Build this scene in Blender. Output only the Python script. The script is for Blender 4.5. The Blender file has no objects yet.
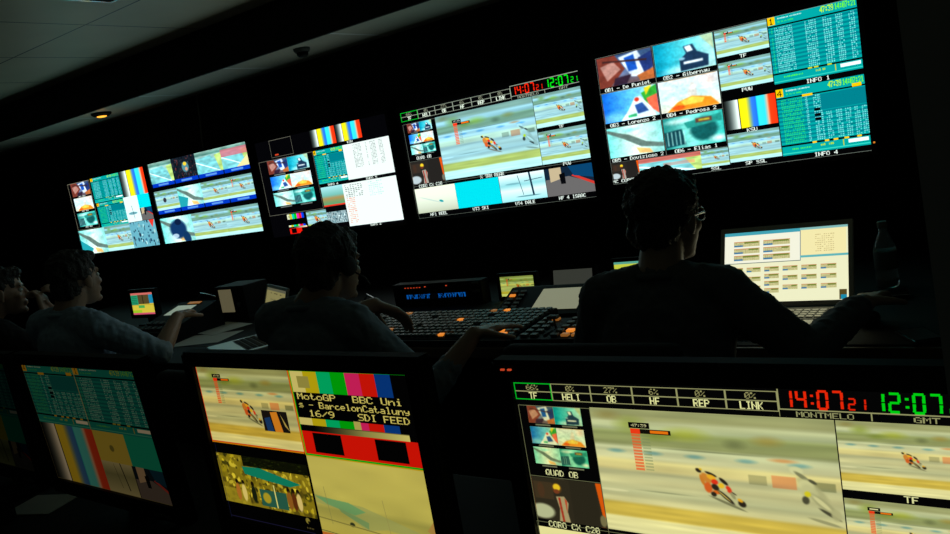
import bpy, bmesh, math, random
import numpy as np
from mathutils import Vector, Matrix

S = bpy.context.scene
COL = S.collection
H = 1.38                                   # lens height above the floor

# ------------------------------------------------------------------ camera, world, exposure
cam_d = bpy.data.cameras.new('camera'); cam = bpy.data.objects.new('camera', cam_d); COL.objects.link(cam)
_r = Vector((0.80898, 0.56257, -0.17049)); _f = Vector((-0.58475, 0.79980, -0.13555)); _u = _r.cross(_f)
cam.matrix_world = Matrix(((_r.x, _u.x, -_f.x, 0), (_r.y, _u.y, -_f.y, 0), (_r.z, _u.z, -_f.z, H), (0, 0, 0, 1)))
cam_d.sensor_width = 36; cam_d.lens = 795.64 * 36 / 950; cam_d.clip_start = 0.02
S.camera = cam
wd = bpy.data.worlds.new('world'); S.world = wd; wd.use_nodes = True
wd.node_tree.nodes['Background'].inputs[0].default_value = (0.75, 1.0, 0.85, 1)
wd.node_tree.nodes['Background'].inputs[1].default_value = 0.006
S.view_settings.view_transform = 'Standard'; S.view_settings.look = 'None'
S.view_settings.exposure = 0; S.view_settings.gamma = 1; S.view_settings.use_curve_mapping = False
S.cycles.use_denoising = True
S.cycles.max_bounces = 5
WALL_GAIN = 1.45

# ------------------------------------------------------------------ materials
def mat(name, c, rough=0.6, metal=0.0, noise=0.0, nscale=30.0, emit=None, es=1.0, bump=0.0, spec=0.5):
    m = bpy.data.materials.new(name); m.use_nodes = True
    nt = m.node_tree; b = nt.nodes['Principled BSDF']
    b.inputs['Base Color'].default_value = (*c, 1); b.inputs['Roughness'].default_value = rough
    b.inputs['Metallic'].default_value = metal; b.inputs['Specular IOR Level'].default_value = spec
    if noise or bump:
        tc = nt.nodes.new('ShaderNodeTexCoord'); n = nt.nodes.new('ShaderNodeTexNoise')
        n.inputs['Scale'].default_value = nscale; n.inputs['Detail'].default_value = 4
        nt.links.new(tc.outputs['Object'], n.inputs['Vector'])
        if noise:
            mx = nt.nodes.new('ShaderNodeMix'); mx.data_type = 'RGBA'
            mx.inputs[6].default_value = (*[v * (1 - noise) for v in c], 1); mx.inputs[7].default_value = (*[min(1, v * (1 + noise)) for v in c], 1)
            nt.links.new(n.outputs['Fac'], mx.inputs[0]); nt.links.new(mx.outputs[2], b.inputs['Base Color'])
        if bump:
            bp = nt.nodes.new('ShaderNodeBump'); bp.inputs['Strength'].default_value = bump; bp.inputs['Distance'].default_value = 0.01
            nt.links.new(n.outputs['Fac'], bp.inputs['Height']); nt.links.new(bp.outputs[0], b.inputs['Normal'])
    if emit:
        b.inputs['Emission Color'].default_value = (*emit, 1); b.inputs['Emission Strength'].default_value = es
    return m

def tile_mat(name, c, sx, ox, sy, oy, line, lw=0.006, rough=0.8):
    m = mat(name, c, rough); nt = m.node_tree; b = nt.nodes['Principled BSDF']
    tc = nt.nodes.new('ShaderNodeTexCoord'); sp = nt.nodes.new('ShaderNodeSeparateXYZ'); nt.links.new(tc.outputs['Object'], sp.inputs[0])
    def ln(out, s, o):
        a = nt.nodes.new('ShaderNodeMath'); a.operation = 'SUBTRACT'; nt.links.new(out, a.inputs[0]); a.inputs[1].default_value = o
        p = nt.nodes.new('ShaderNodeMath'); p.operation = 'PINGPONG'; nt.links.new(a.outputs[0], p.inputs[0]); p.inputs[1].default_value = s / 2
        l = nt.nodes.new('ShaderNodeMath'); l.operation = 'LESS_THAN'; nt.links.new(p.outputs[0], l.inputs[0]); l.inputs[1].default_value = lw / 2
        return l.outputs[0]
    mx = nt.nodes.new('ShaderNodeMath'); mx.operation = 'MAXIMUM'
    nt.links.new(ln(sp.outputs[0], sx, ox), mx.inputs[0]); nt.links.new(ln(sp.outputs[1], sy, oy), mx.inputs[1])
    n = nt.nodes.new('ShaderNodeTexNoise'); n.inputs['Scale'].default_value = 3; nt.links.new(tc.outputs['Object'], n.inputs['Vector'])
    m1 = nt.nodes.new('ShaderNodeMix'); m1.data_type = 'RGBA'; m1.inputs[6].default_value = (*[v * .85 for v in c], 1); m1.inputs[7].default_value = (*[v * 1.1 for v in c], 1)
    nt.links.new(n.outputs['Fac'], m1.inputs[0])
    m2 = nt.nodes.new('ShaderNodeMix'); m2.data_type = 'RGBA'; nt.links.new(mx.outputs[0], m2.inputs[0]); nt.links.new(m1.outputs[2], m2.inputs[6]); m2.inputs[7].default_value = (*line, 1)
    nt.links.new(m2.outputs[2], b.inputs['Base Color'])
    return m

M = {}
M['black'] = mat('black_plastic', (0.006, 0.006, 0.0065), 0.6, noise=.2, spec=.12)
M['gloss'] = mat('gloss_black', (0.008, 0.008, 0.009), 0.18)
M['dark'] = mat('dark_wall_cloth', (0.006, 0.006, 0.007), 0.95, noise=.3, spec=.1)
M['desk'] = mat('desk_laminate', (0.010, 0.0095, 0.009), 0.7, noise=.25, nscale=12, spec=.15)
M['edge'] = mat('desk_edge', (0.10, 0.06, 0.035), 0.5, noise=.2)
M['carpet'] = mat('floor_carpet', (0.02, 0.021, 0.024), 0.95, noise=.4, nscale=80, bump=.4)
M['grey'] = mat('panel_grey', (0.07, 0.075, 0.07), 0.6, noise=.1)
M['greyl'] = mat('button_grey', (0.15, 0.145, 0.12), 0.5, noise=.15)
M['silver'] = mat('brushed_silver', (0.55, 0.53, 0.48), 0.38, 0.75, noise=.05, nscale=60)
M['paper'] = mat('paper', (0.62, 0.62, 0.55), 0.85, noise=.04)
M['pillar'] = mat('partition_paint', (0.45, 0.45, 0.45), 0.7, noise=.06)
M['fabric'] = mat('chair_fabric', (0.02, 0.021, 0.025), 0.9, noise=.3, nscale=120, bump=.3)
M['skin'] = mat('skin', (0.46, 0.28, 0.20), 0.5, noise=.08, nscale=25)
M['skin2'] = mat('skin_tan', (0.40, 0.25, 0.18), 0.5, noise=.08, nscale=25)
M['hair'] = mat('dark_hair', (0.018, 0.014, 0.011), 0.5, noise=.5, nscale=160, bump=.8)
M['shirt_blue'] = mat('light_blue_shirt', (0.34, 0.45, 0.58), 0.85, noise=.12, nscale=9, bump=.25)
M['shirt_grey'] = mat('grey_blue_shirt', (0.20, 0.25, 0.31), 0.85, noise=.12, nscale=9, bump=.25)
M['shirt_dark'] = mat('dark_shirt', (0.10, 0.11, 0.13), 0.85, noise=.15, nscale=9, bump=.25)
M['shirt_black'] = mat('black_shirt', (0.015, 0.015, 0.017), 0.9, noise=.2, nscale=9, bump=.25)
M['trousers'] = mat('dark_trousers', (0.02, 0.022, 0.03), 0.9, noise=.2)
M['rubber'] = mat('rubber_black', (0.01, 0.01, 0.01), 0.8)
M['chrome'] = mat('chrome', (0.6, 0.62, 0.62), 0.18, 1.0)
M['amber'] = mat('amber_button', (0.6, 0.2, 0.02), 0.4, emit=(1, 0.30, 0.03), es=0.75)
M['amberdim'] = mat('amber_button_dim', (0.5, 0.2, 0.05), 0.4, emit=(1, 0.36, 0.06), es=0.22)
M['red_led'] = mat('red_light', (0.4, 0.02, 0.01), 0.4, emit=(1, 0.10, 0.03), es=0.5)
M['lcd'] = mat('grey_lcd', (0.1, 0.1, 0.08), 0.3, emit=(0.60, 0.62, 0.40), es=0.36)
M['lcd2'] = mat('dim_lcd', (0.05, 0.05, 0.05), 0.3, emit=(0.42, 0.45, 0.36), es=0.085)
M['lcd3'] = mat('yellow_strip', (0.1, 0.1, 0.06), 0.3, emit=(0.60, 0.52, 0.28), es=0.16)
M['lcd4'] = mat('pale_green_lcd', (0.1, 0.1, 0.06), 0.3, emit=(0.50, 0.60, 0.45), es=0.40)
M['lamp'] = mat('orange_lamp_glass', (0.6, 0.3, 0.05), 0.3, emit=(1, 0.42, 0.03), es=1.6)
M['water'] = mat('clear_plastic', (0.8, 0.85, 0.85), 0.1)
M['water'].node_tree.nodes['Principled BSDF'].inputs['Transmission Weight'].default_value = 0.9
M['ceil'] = tile_mat('ceiling_tiles', (0.82, 0.72, 0.54), 0.702, -3.537, 1.404, 2.16, (0.02, 0.02, 0.02), 0.009, .42)
M['soffit'] = tile_mat('soffit_boards', (0.66, 0.63, 0.52), 0.8, -2.67, 3.0, 0.7, (0.98, 0.98, 0.95), 0.02, .5)
M['wood'] = mat('hand_orange', (0.5, 0.18, 0.04), .5, emit=(1, .3, .05), es=.08)

# ------------------------------------------------------------------ mesh helpers
def tagp(o, label=None, cat=None, group=None, kind=None):
    if label: o['label'] = label
    if cat: o['category'] = cat
    if group: o['group'] = group
    if kind: o['kind'] = kind
    return o
def empty(name, loc, label, cat, group=None, rz=0):
    o = bpy.data.objects.new(name, None); COL.objects.link(o); o.location = loc; o.rotation_euler = (0, 0, rz); o.empty_display_size = .1
    return tagp(o, label, cat, group)
def link(name, me, m, parent=None):
    o = bpy.data.objects.new(name, me); COL.objects.link(o)
    if m is not None: me.materials.append(m)
    if parent: o.parent = parent
    return o
class MB:
    def __init__(s): s.bm = bmesh.new()
    def box(s, lo, hi, bev=0.0, seg=2, T=None):
        b = bmesh.new(); bmesh.ops.create_cube(b, size=1)
        lo, hi = Vector(lo), Vector(hi)
        for v in b.verts: v.co = Vector(((v.co[i] + .5) * (hi[i] - lo[i]) + lo[i]) for i in range(3))
        if bev: bmesh.ops.bevel(b, geom=list(b.edges), offset=bev, segments=seg, profile=.6, affect='EDGES')
        return s._add(b, T)
    def _add(s, b, T=None):
        if T is not None: bmesh.ops.transform(b, matrix=T, verts=b.verts)
        me = bpy.data.meshes.new('t'); b.to_mesh(me); b.free(); s.bm.from_mesh(me); bpy.data.meshes.remove(me); return s
    def tube(s, pts, r, seg=10, T=None):
        """closed tube through points; r a number or a list"""
        b = bmesh.new(); pts = [Vector(p) for p in pts]; rs = r if isinstance(r, (list, tuple)) else [r] * len(pts)
        rings = []; up = None
        for i, p in enumerate(pts):
            d = (pts[min(i + 1, len(pts) - 1)] - pts[max(i - 1, 0)]).normalized()
            if up is None: up = d.orthogonal().normalized()
            up = (up - d * up.dot(d)).normalized(); q = d.cross(up)
            rings.append([b.verts.new(p + (up * math.cos(a) + q * math.sin(a)) * rs[i]) for a in [2 * math.pi * k / seg for k in range(seg)]])
        for A, B in zip(rings, rings[1:]):
            for k in range(seg): b.faces.new((A[k], A[(k + 1) % seg], B[(k + 1) % seg], B[k]))
        b.faces.new(rings[0][::-1]); b.faces.new(rings[-1])
        return s._add(b, T)
    def lathe(s, prof, c=(0, 0, 0), seg=24, T=None):
        b = bmesh.new(); rings = []
        for r, z in prof:
            rings.append([b.verts.new((c[0] + r * math.cos(2 * math.pi * k / seg), c[1] + r * math.sin(2 * math.pi * k / seg), c[2] + z)) for k in range(seg)])
        for A, B in zip(rings, rings[1:]):
            for k in range(seg): b.faces.new((A[k], A[(k + 1) % seg], B[(k + 1) % seg], B[k]))
        b.faces.new(rings[0][::-1]); b.faces.new(rings[-1])
        return s._add(b, T)
    def prism(s, prof, x0, x1, T=None):
        """profile of (y,z) extruded along x"""
        b = bmesh.new(); A = [b.verts.new((x0, y, z)) for y, z in prof]; B = [b.verts.new((x1, y, z)) for y, z in prof]
        n = len(prof)
        for k in range(n): b.faces.new((A[k], A[(k + 1) % n], B[(k + 1) % n], B[k]))
        b.faces.new(A[::-1]); b.faces.new(B)
        bmesh.ops.recalc_face_normals(b, faces=b.faces)
        return s._add(b, T)
    def ell(s, c, r, T=None, rot=None, seg=20):
        b = bmesh.new(); bmesh.ops.create_uvsphere(b, u_segments=seg, v_segments=seg // 2, radius=1)
        mt = Matrix.Translation(Vector(c)) @ (rot.to_4x4() if rot else Matrix()) @ Matrix.Diagonal((*r, 1))
        bmesh.ops.transform(b, matrix=mt, verts=b.verts)
        return s._add(b, T)
    def make(s, name, m, parent=None, smooth=False):
        me = bpy.data.meshes.new(name); s.bm.to_mesh(me); s.bm.free()
        if smooth:
            for p in me.polygons: p.use_smooth = True
        return link(name, me, m, parent)
def frame_mb(w0, w1, z0, z1, t, y0, y1, T=None, bev=.003):
    """rectangular frame round the opening w0..w1 x z0..z1, t wide, y0..y1 deep"""
    b = bmesh.new()
    def ring(x0, x1, a, c, y): return [b.verts.new((x, y, z)) for x, z in ((x0, a), (x1, a), (x1, c), (x0, c))]
    ts = t if isinstance(t, tuple) else (t, t, t)       # sides, top, bottom
    O = [ring(w0 - ts[0], w1 + ts[0], z0 - ts[2], z1 + ts[1], y) for y in (y0, y1)]
    I = [ring(w0, w1, z0, z1, y) for y in (y0, y0 + (y1 - y0) * .25)]
    for k in range(4):
        j = (k + 1) % 4
        b.faces.new((O[0][k], O[0][j], I[0][j], I[0][k])); b.faces.new((O[1][j], O[1][k], O[0][k], O[0][j])) ; b.faces.new((I[0][k], I[0][j], I[1][j], I[1][k]))
    b.faces.new(O[1]); b.faces.new(I[1][::-1])
    bmesh.ops.recalc_face_normals(b, faces=b.faces)
    if bev: bmesh.ops.bevel(b, geom=[e for e in b.edges if all(v in sum(O, []) for v in e.verts)], offset=bev, segments=3, affect='EDGES')
    mb = MB(); mb._add(b, T); return mb

# ------------------------------------------------------------------ picture painter for the screens (display values, 0..1)
F57 = "00000000000000 5F0000 0007000700 147F147F14 242A7F2A12 2313086462 3649552250 0005030000 001C224100 0041221C00 14083E0814 08083E0808 0050300000 0808080808 0060600000 2010080402 3E5149453E 00427F4000 4261514946 2141454B31 1814127F10 2745454539 3C4A494930 0171090503 3649494936 064949291E 0036360000 0056360000 0814224100 1414141414 0041221408 0201510906 324979413E 7E1111117E 7F49494936 3E41414122 7F4141221C 7F49494941 7F09090901 3E4149497A 7F0808087F 00417F4100 2040413F01 7F08142241 7F40404040 7F020C027F 7F0408107F 3E4141413E 7F09090906 3E4151215E 7F09192946 4649494931 01017F0101 3F4040403F 1F2040201F 3F4038403F 6314081463 0708700807 6151494543 007F414100 0204081020 0041417F00 0402010204 4040404040 0001020400 2054545478 7F48444438 3844444420 384444487F 3854545418 087E090102 0C5252523E 7F08040478 00447D4000 2040443D00 7F10284400 00417F4000 7C04180478 7C08040478 3844444438 7C14141408 081414187C 7C08040408 4854545420 043F444020 3C4040207C 1C2040201C 3C4030403C 4428102844 0C5050503C 4464544C44".replace(' ', '')
def glyph(ch):
    i = ord(ch) - 32
    if i < 0 or i * 10 + 10 > len(F57): i = 0
    cols = [int(F57[i * 10 + 2 * k:i * 10 + 2 * k + 2], 16) for k in range(5)]
    return np.array([[(c >> r) & 1 for c in cols] for r in range(7)], bool)

def C(r, g, b): return np.array((r, g, b), np.float32) / 255
class Pic:
    def __init__(s, w, h=None, a=None): s.a = a if a is not None else np.zeros((h, w, 3), np.float32); s.H, s.W = s.a.shape[:2]
    def win(s, x0, y0, x1, y1):
        X0, X1, Y0, Y1 = [int(round(v)) for v in (x0 * s.W, x1 * s.W, y0 * s.H, y1 * s.H)]
        return Pic(0, a=s.a[max(Y0, 0):max(Y1, 1), max(X0, 0):max(X1, 1)])
    def rect(s, x0, y0, x1, y1, c, al=1):
        w = s.win(x0, y0, x1, y1).a; w[...] = w * (1 - al) + np.asarray(c) * al; return s
    def yx(s): return (np.arange(s.H)[:, None] + .5) / s.H, (np.arange(s.W)[None, :] + .5) / s.W
    def mix(s, m, c): m = m[..., None]; s.a[...] = s.a * (1 - m) + np.asarray(c) * m; return s
    def ell(s, cx, cy, rx, ry, c, al=1, ang=0, soft=.25):
        y, x = s.yx(); asp = s.H / s.W; dx = x - cx; dy = (y - cy) * asp; ca, sa = math.cos(ang), math.sin(ang)
        d = np.sqrt(((dx * ca + dy * sa) / rx) ** 2 + ((-dx * sa + dy * ca) / (ry * asp)) ** 2)
        return s.mix(np.clip((1 - d) / soft, 0, 1) * al, c)
    def poly(s, pts, c, al=1):
        y, x = s.yx(); ins = np.zeros((s.H, s.W), bool); n = len(pts)
        for i in range(n):
            (x1, y1), (x2, y2) = pts[i], pts[(i + 1) % n]
            if y1 == y2: continue
            ins ^= ((y1 > y) != (y2 > y)) & (x < (x2 - x1) * (y - y1) / (y2 - y1) + x1)
        return s.mix(ins * np.float32(al), c)
    def line(s, x1, y1, x2, y2, t, c, al=1):
        asp = s.H / s.W; dx, dy = x2 - x1, (y2 - y1) * asp; L = math.hypot(dx, dy) or 1; nx, ny = -dy / L * t / 2, dx / L * t / 2 / asp
        return s.poly([(x1 + nx, y1 + ny), (x2 + nx, y2 + ny), (x2 - nx, y2 - ny), (x1 - nx, y1 - ny)], c, al)
    def hg(s, stops):
        y, x = s.yx(); xs = [q[0] for q in stops]
        for k in range(3): s.a[..., k] = np.interp(x, xs, [q[1][k] for q in stops]).repeat(1, 0) * np.ones_like(y)
        return s
    def vg(s, stops):
        y, x = s.yx(); ys = [q[0] for q in stops]
        for k in range(3): s.a[..., k] = np.interp(y, ys, [q[1][k] for q in stops]) * np.ones_like(x)
        return s
    def noise(s, ny, nx, seed, amt, add=False):
        g = np.random.default_rng(seed).random((ny + 1, nx + 1)); y, x = s.yx(); Y, X = y * ny, x * nx
        yi, xi = np.minimum(Y.astype(int), ny - 1), np.minimum(X.astype(int), nx - 1); fy, fx = Y - yi, X - xi
        v = (g[yi, xi] * (1 - fx) + g[yi, xi + 1] * fx) * (1 - fy) + (g[yi + 1, xi] * (1 - fx) + g[yi + 1, xi + 1] * fx) * fy
        s.a[...] = np.clip(s.a * (1 + amt * (v[..., None] * 2 - 1)), 0, 1); return s
    def box(s, x0, y0, x1, y1, c, t):
        tx, ty = t, t * s.W / s.H
        s.rect(x0, y0, x1, y0 + ty, c); s.rect(x0, y1 - ty, x1, y1, c); s.rect(x0, y0, x0 + tx, y1, c); s.rect(x1 - tx, y0, x1, y1, c); return s
    def text(s, t, x, y, h, c, w=None, bold=False, align=0):
        """text of height h (fraction of H) with its left (align 0), centre (1) at x"""
        ph = max(7, h * s.H); px = ph / 7; cw = (w * s.W / len(t)) if w else px * 5.6
        X = x * s.W - (align * .5) * cw * len(t); Y = y * s.H
        for i, ch in enumerate(t):
            g = glyph(ch); gx0 = X + i * cw; gw = cw * .86
            x0, x1, y0, y1 = int(gx0), int(gx0 + gw) + 1, int(Y), int(Y + ph)
            x0c, x1c, y0c, y1c = max(x0, 0), min(x1, s.W), max(y0, 0), min(y1, s.H)
            if x1c <= x0c or y1c <= y0c: continue
            ix = np.clip(((np.arange(x0c, x1c) - gx0 + .3) / gw * 5).astype(int), 0, 4); iy = np.clip(((np.arange(y0c, y1c) - Y + .5) / ph * 7).astype(int), 0, 6)
            m = g[np.ix_(iy, ix)]
            if bold: m[:, 1:] |= m[:, :-1]
            r = s.a[y0c:y1c, x0c:x1c]; r[m] = c
        return s
    def seg7(s, t, x, y, w, h, c):
        """seven-segment digits, slanted; w is the advance of one digit"""
        SEG = {'0': 'abcdef', '1': 'bc', '2': 'abged', '4': 'fgbc', '7': 'abc'}
        for ch in t:
            if ch == ':':
                for q in (.3, .68): s.poly([(x + w * .1, y + h * (q - .06)), (x + w * .32, y + h * (q - .06)), (x + w * .32, y + h * (q + .06)), (x + w * .1, y + h * (q + .06))], c)
                x += w * .5; continue
            P = {'a': (0, 0, 1, 0), 'b': (1, 0, 1, .5), 'c': (1, .5, 1, 1), 'd': (0, 1, 1, 1), 'e': (0, .5, 0, 1), 'f': (0, 0, 0, .5), 'g': (0, .5, 1, .5)}
            for q in SEG[ch]:
                x1, y1, x2, y2 = P[q]; X1, X2 = x + w * (.12 + .6 * x1 + .03 * (1 - y1)), x + w * (.12 + .6 * x2 + .03 * (1 - y2)); Y1, Y2 = y + h * (.06 + .88 * y1), y + h * (.06 + .88 * y2)
                sh = .03
                if x1 == x2: Y1 += h * sh; Y2 -= h * sh
                s.line(X1, Y1, X2, Y2, w * .2, c)
            x += w
        return s
    def tint(s, g, gamma=1):
        s.a[...] = np.clip(s.a, 0, 1) ** gamma * np.array(g, np.float32); return s
    def blur(s, n=1):
        for _ in range(n):
            for ax in (0, 1): s.a[...] = (np.roll(s.a, 1, ax) + 2 * s.a + np.roll(s.a, -1, ax)) / 4
        return s
    def image(s, name):
        im = bpy.data.images.new(name, s.W, s.H)
        b = np.ones((s.H, s.W, 4), np.float32); b[..., :3] = np.clip(s.a[::-1], 0, 1); im.pixels.foreach_set(b.ravel()); im.update(); im.pack(); return im

K, Wt = C(4, 4, 6), C(235, 240, 235)
TEAL, TEAL2, YEL = C(0, 160, 158), C(0, 126, 136), C(240, 190, 0)
def bike(p, cx, cy, s, tone=1.0):
    """leaning rider on a racing motorcycle seen from behind, nose down to the right"""
    k = s * p.W / p.H; dk = C(34, 28, 26)
    for x, y, rx, ry, g, c in ((.12, .36, .45, .035, 20, C(120, 122, 112)), (-.42, -.33, .075, .05, 30, dk), (-.37, -.36, .04, .03, 20, C(225, 190, 60)), (-.36, -.12, .05, .15, -15, C(205, 125, 50)), (-.27, -.17, .16, .09, 52, C(208, 132, 60)), (-.16, -.27, .15, .035, 22, dk), (-.16, -.20, .12, .065, 20, C(240, 180, 50)),
            (-.25, .04, .10, .14, -8, C(214, 92, 38)), (.09, -.13, .13, .045, 42, dk), (-.10, -.10, .085, .07, 10, C(228, 45, 25)), (.18, .04, .06, .10, -25, C(226, 52, 28)), (-.10, .02, .10, .075, 40, dk), (.03, -.03, .075, .07, 0, C(242, 195, 45)), (.10, .06, .055, .05, 0, C(215, 205, 190)), (-.09, .13, .09, .045, 15, C(222, 105, 35)),
            (-.15, .18, .07, .06, 20, dk), (.10, .22, .25, .05, 42, dk), (.07, .20, .20, .018, 42, C(212, 190, 120)), (.25, .17, .045, .10, -30, C(150, 150, 140)), (.42, .33, .10, .08, 35, dk), (.39, .26, .07, .04, 30, C(235, 175, 45)), (.28, .12, .07, .012, 35, dk)):
        p.ell(cx + x * s, cy + y * k, rx * s, ry * k, c * tone, .95, math.radians(g), .3)
RT = [np.ones(3, np.float32)]
def race(p, lead=1, white=0, bs=.2, bx=.55, by=.5, seed=1):
    p.vg([(0, C(150, 158, 142)), (.07, C(162, 168, 150)), (.10, C(196, 206, 204)), (.15, C(178, 192, 190)), (.18, C(150, 164, 134)), (.27, C(142, 152, 128)), (.30, C(196, 206, 208)), (.38, C(208, 212, 210)),
          (.41, C(222, 216, 188)), (.47, C(220, 212, 186)), (.50, C(192, 196, 190)), (.57, C(206, 206, 196)), (.66, C(188, 194, 190)), (.74, C(206, 204, 190)), (.765, C(212, 190, 104)), (.86, C(206, 184, 100)), (.88, C(232, 230, 212)), (1, C(226, 226, 214))])
    for i, (x, y, rx, ry, c) in enumerate([(.18, .12, .1, .09, C(130, 150, 60)), (.42, .17, .13, .07, C(150, 160, 50)), (.3, .2, .1, .05, C(120, 140, 60)), (.08, .05, .08, .05, C(140, 130, 90)), (.75, .18, .08, .05, C(160, 140, 80)), (.62, .22, .06, .05, C(100, 110, 90))]):
        p.ell(x, y, rx, ry, c, .6, soft=.8)
    for x in (.1, .27, .45, .66, .86): p.ell(x, .335, .055, .022, C(80, 150, 205), .6, soft=.7)
    p.ell(.8, .31, .07, .02, C(200, 120, 70), .6, soft=.7); p.rect(.66, .43, .73, .5, C(130, 132, 112), .5); p.rect(.75, .42, .84, .51, C(222, 120, 80), .55); p.rect(.9, .44, .98, .5, C(90, 100, 80), .5)
    p.noise(46, 3, seed, .09); p.noise(22, 7, seed + 3, .05)
    p.ell(.3, .64, .16, .008, C(90, 100, 95), .5, soft=.8); p.ell(.5, .29, .3, .006, C(80, 90, 80), .6, soft=.8)
    p.ell(.06, .66, .08, .012, C(235, 235, 235), .6)
    if white:
        kk = p.W / p.H
        for x, y, rx, ry, g, c in ((.93, .72, .07, .008, 12, C(150, 152, 142)), (.90, .50, .08, .026, 42, C(176, 178, 168)), (.845, .37, .030, .02, 10, C(215, 220, 215)), (.865, .41, .04, .010, 35, C(120, 124, 116)), (.875, .47, .035, .03, 20, C(212, 215, 205)), (.885, .52, .045, .035, 60, C(195, 198, 188)), (.868, .575, .016, .02, 0, C(62, 62, 58)),
                (.935, .60, .075, .022, 42, C(165, 168, 158)), (.925, .585, .05, .010, 42, C(215, 216, 206)), (.95, .66, .05, .008, 30, C(60, 60, 56)), (.972, .66, .022, .03, 0, C(180, 182, 172)), (.877, .53, .014, .014, 0, C(218, 208, 30)), (.90, .44, .02, .008, 30, C(70, 72, 68))):
            p.ell(x, y, rx, ry * kk, c, .9, math.radians(g), .35)
    p.a *= RT[0]; bike(p, bx, by, bs * 1.0); p.blur(max(1, p.W // 330))
    p.blur(max(1, p.W // 260))
    if lead:
        p.rect(.175, .1, .27, .145, K); (p.text('47:39', .188, .112, .022, C(220, 222, 215), w=.07) if p.W > 500 else p.rect(.19, .112, .255, .134, C(220, 222, 215))); p.rect(.225, .15, .36, .185, C(16, 14, 12)); p.rect(.27, .157, .35, .178, C(235, 120, 20)); p.rect(.18, .15, .225, .19, C(240, 60, 30))
        for k in range(12): p.rect(.182, .195 + k * .024, .222, .213 + k * .024, C(238, 95, 60), .75); p.rect(.228, .197 + k * .024, .265, .21 + k * .024, C(120, 140, 125), .45)
    return p
def ob(p, k):
    if k == 1:
        p.vg([(0, C(60, 90, 130)), (.6, C(110, 130, 170)), (1, C(120, 90, 90))]); p.poly([(0, 0), (.34, 0), (.5, .5), (.2, 1), (0, 1)], C(130, 62, 50)); p.poly([(.05, .3), (.3, .2), (.42, .5), (.15, .8)], C(190, 140, 130))
        p.poly([(.4, .1), (.75, 0), (.98, .9), (.6, .8)], C(225, 232, 245)); p.poly([(.5, .15), (.68, .1), (.72, .6), (.56, .62)], C(30, 90, 185)); p.poly([(.75, .25), (1, .1), (1, .6), (.84, .8)], C(40, 60, 120)); p.line(.1, .15, .9, .35, .03, C(70, 40, 40)); p.poly([(.7, .8), (1, .65), (1, 1), (.75, 1)], C(190, 110, 60)); p.poly([(.3, .75), (.6, .72), (.5, 1), (.25, 1)], C(60, 40, 60))
    elif k == 2:
        p.hg([(0, C(0, 150, 180)), (.5, C(90, 205, 215)), (1, C(190, 235, 235))]); p.ell(.5, .95, .5, .25, C(235, 250, 250), .8, soft=.8)
        p.poly([(.5, .22), (.66, .2), (.72, .45), (.9, .62), (.88, .95), (.42, .98), (.42, .62), (.54, .45)], C(32, 60, 90)); p.poly([(.52, .24), (.62, .22), (.66, .4), (.56, .42)], C(240, 250, 250)); p.rect(.48, .7, .8, .78, C(235, 240, 245)); p.ell(.46, .6, .06, .05, C(150, 200, 220)); p.poly([(.78, 0), (1, 0), (1, .5)], C(200, 200, 140), .6)
    elif k == 3:
        p.hg([(0, C(20, 110, 220)), (.6, C(110, 200, 235)), (1, C(200, 240, 240))]); p.ell(.2, .9, .4, .3, C(150, 220, 240), .7, soft=.8)
        p.poly([(.72, .2), (1, 0), (1, .9), (.8, .62)], C(60, 170, 60)); p.poly([(.8, .4), (1, .3), (1, .95), (.85, .7)], C(240, 110, 80)); p.poly([(.78, .05), (.92, 0), (.8, .3)], C(240, 210, 40))
        p.poly([(.6, .3), (.7, .28), (.88, .72), (.95, 1), (.3, 1), (.45, .7)], C(235, 245, 250)); p.poly([(.58, .55), (.72, .5), (.82, .8), (.62, .85)], C(50, 90, 160)); p.ell(.63, .38, .05, .08, C(210, 60, 40)); p.poly([(.44, .85), (.6, .82), (.6, .92), (.44, .93)], C(60, 180, 120))
    elif k == 4:
        p.vg([(0, C(215, 225, 235)), (.5, C(205, 235, 235)), (1, C(240, 235, 215))]); p.poly([(.1, 1), (.3, .72), (.55, .6), (.85, .72), (.98, 1)], C(245, 150, 40)); p.poly([(.35, .72), (.55, .62), (.75, .72), (.7, .85), (.4, .85)], C(250, 215, 90)); p.poly([(.45, .6), (.55, .15), (.62, .2), (.64, .6)], C(225, 220, 215)); p.ell(.3, .9, .12, .08, C(225, 80, 30), .8); p.ell(.85, .2, .2, .3, C(250, 215, 205), .7, soft=.8)
    elif k == 5:
        p.hg([(0, C(120, 215, 210)), (.5, C(235, 245, 235)), (1, C(150, 225, 220))]); p.poly([(0, .05), (.4, .3), (.7, .6), (1, .72), (1, .85), (.6, .75), (.3, .42), (0, .15)], C(105, 125, 118)); p.poly([(.5, .75), (.75, .85), (.8, 1), (.55, .95)], C(240, 190, 120)); p.ell(.45, .15, .2, .1, C(60, 200, 200), .5, soft=.8)
    else:
        p.hg([(0, C(40, 140, 135)), (.45, C(140, 225, 215)), (1, C(60, 190, 180))]); p.ell(.25, .15, .3, .12, C(235, 255, 250), .8, soft=.8); p.ell(.67, .5, .26, .42, C(22, 100, 100)); p.poly([(.35, .22), (.98, .08), (.98, .32), (.4, .42)], C(45, 150, 140)); p.rect(.55, .14, .82, .28, C(110, 70, 60)); p.rect(.6, .18, .78, .24, C(200, 190, 60)); p.poly([(.0, .45), (.3, .4), (.35, .9), (.0, .95)], C(20, 70, 80)); p.ell(.9, .85, .2, .15, C(240, 250, 245), .9, soft=.8)
        for i in range(5): p.line(.05 + i * .07, .45, .05 + i * .07, .9, .015, C(180, 235, 225))
    p.noise(9, 9, k, .10); p.noise(30, 40, k + 7, .10); return p.blur(max(1, p.W // 18))
def blurall(p, n): return p.blur(n)
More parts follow.
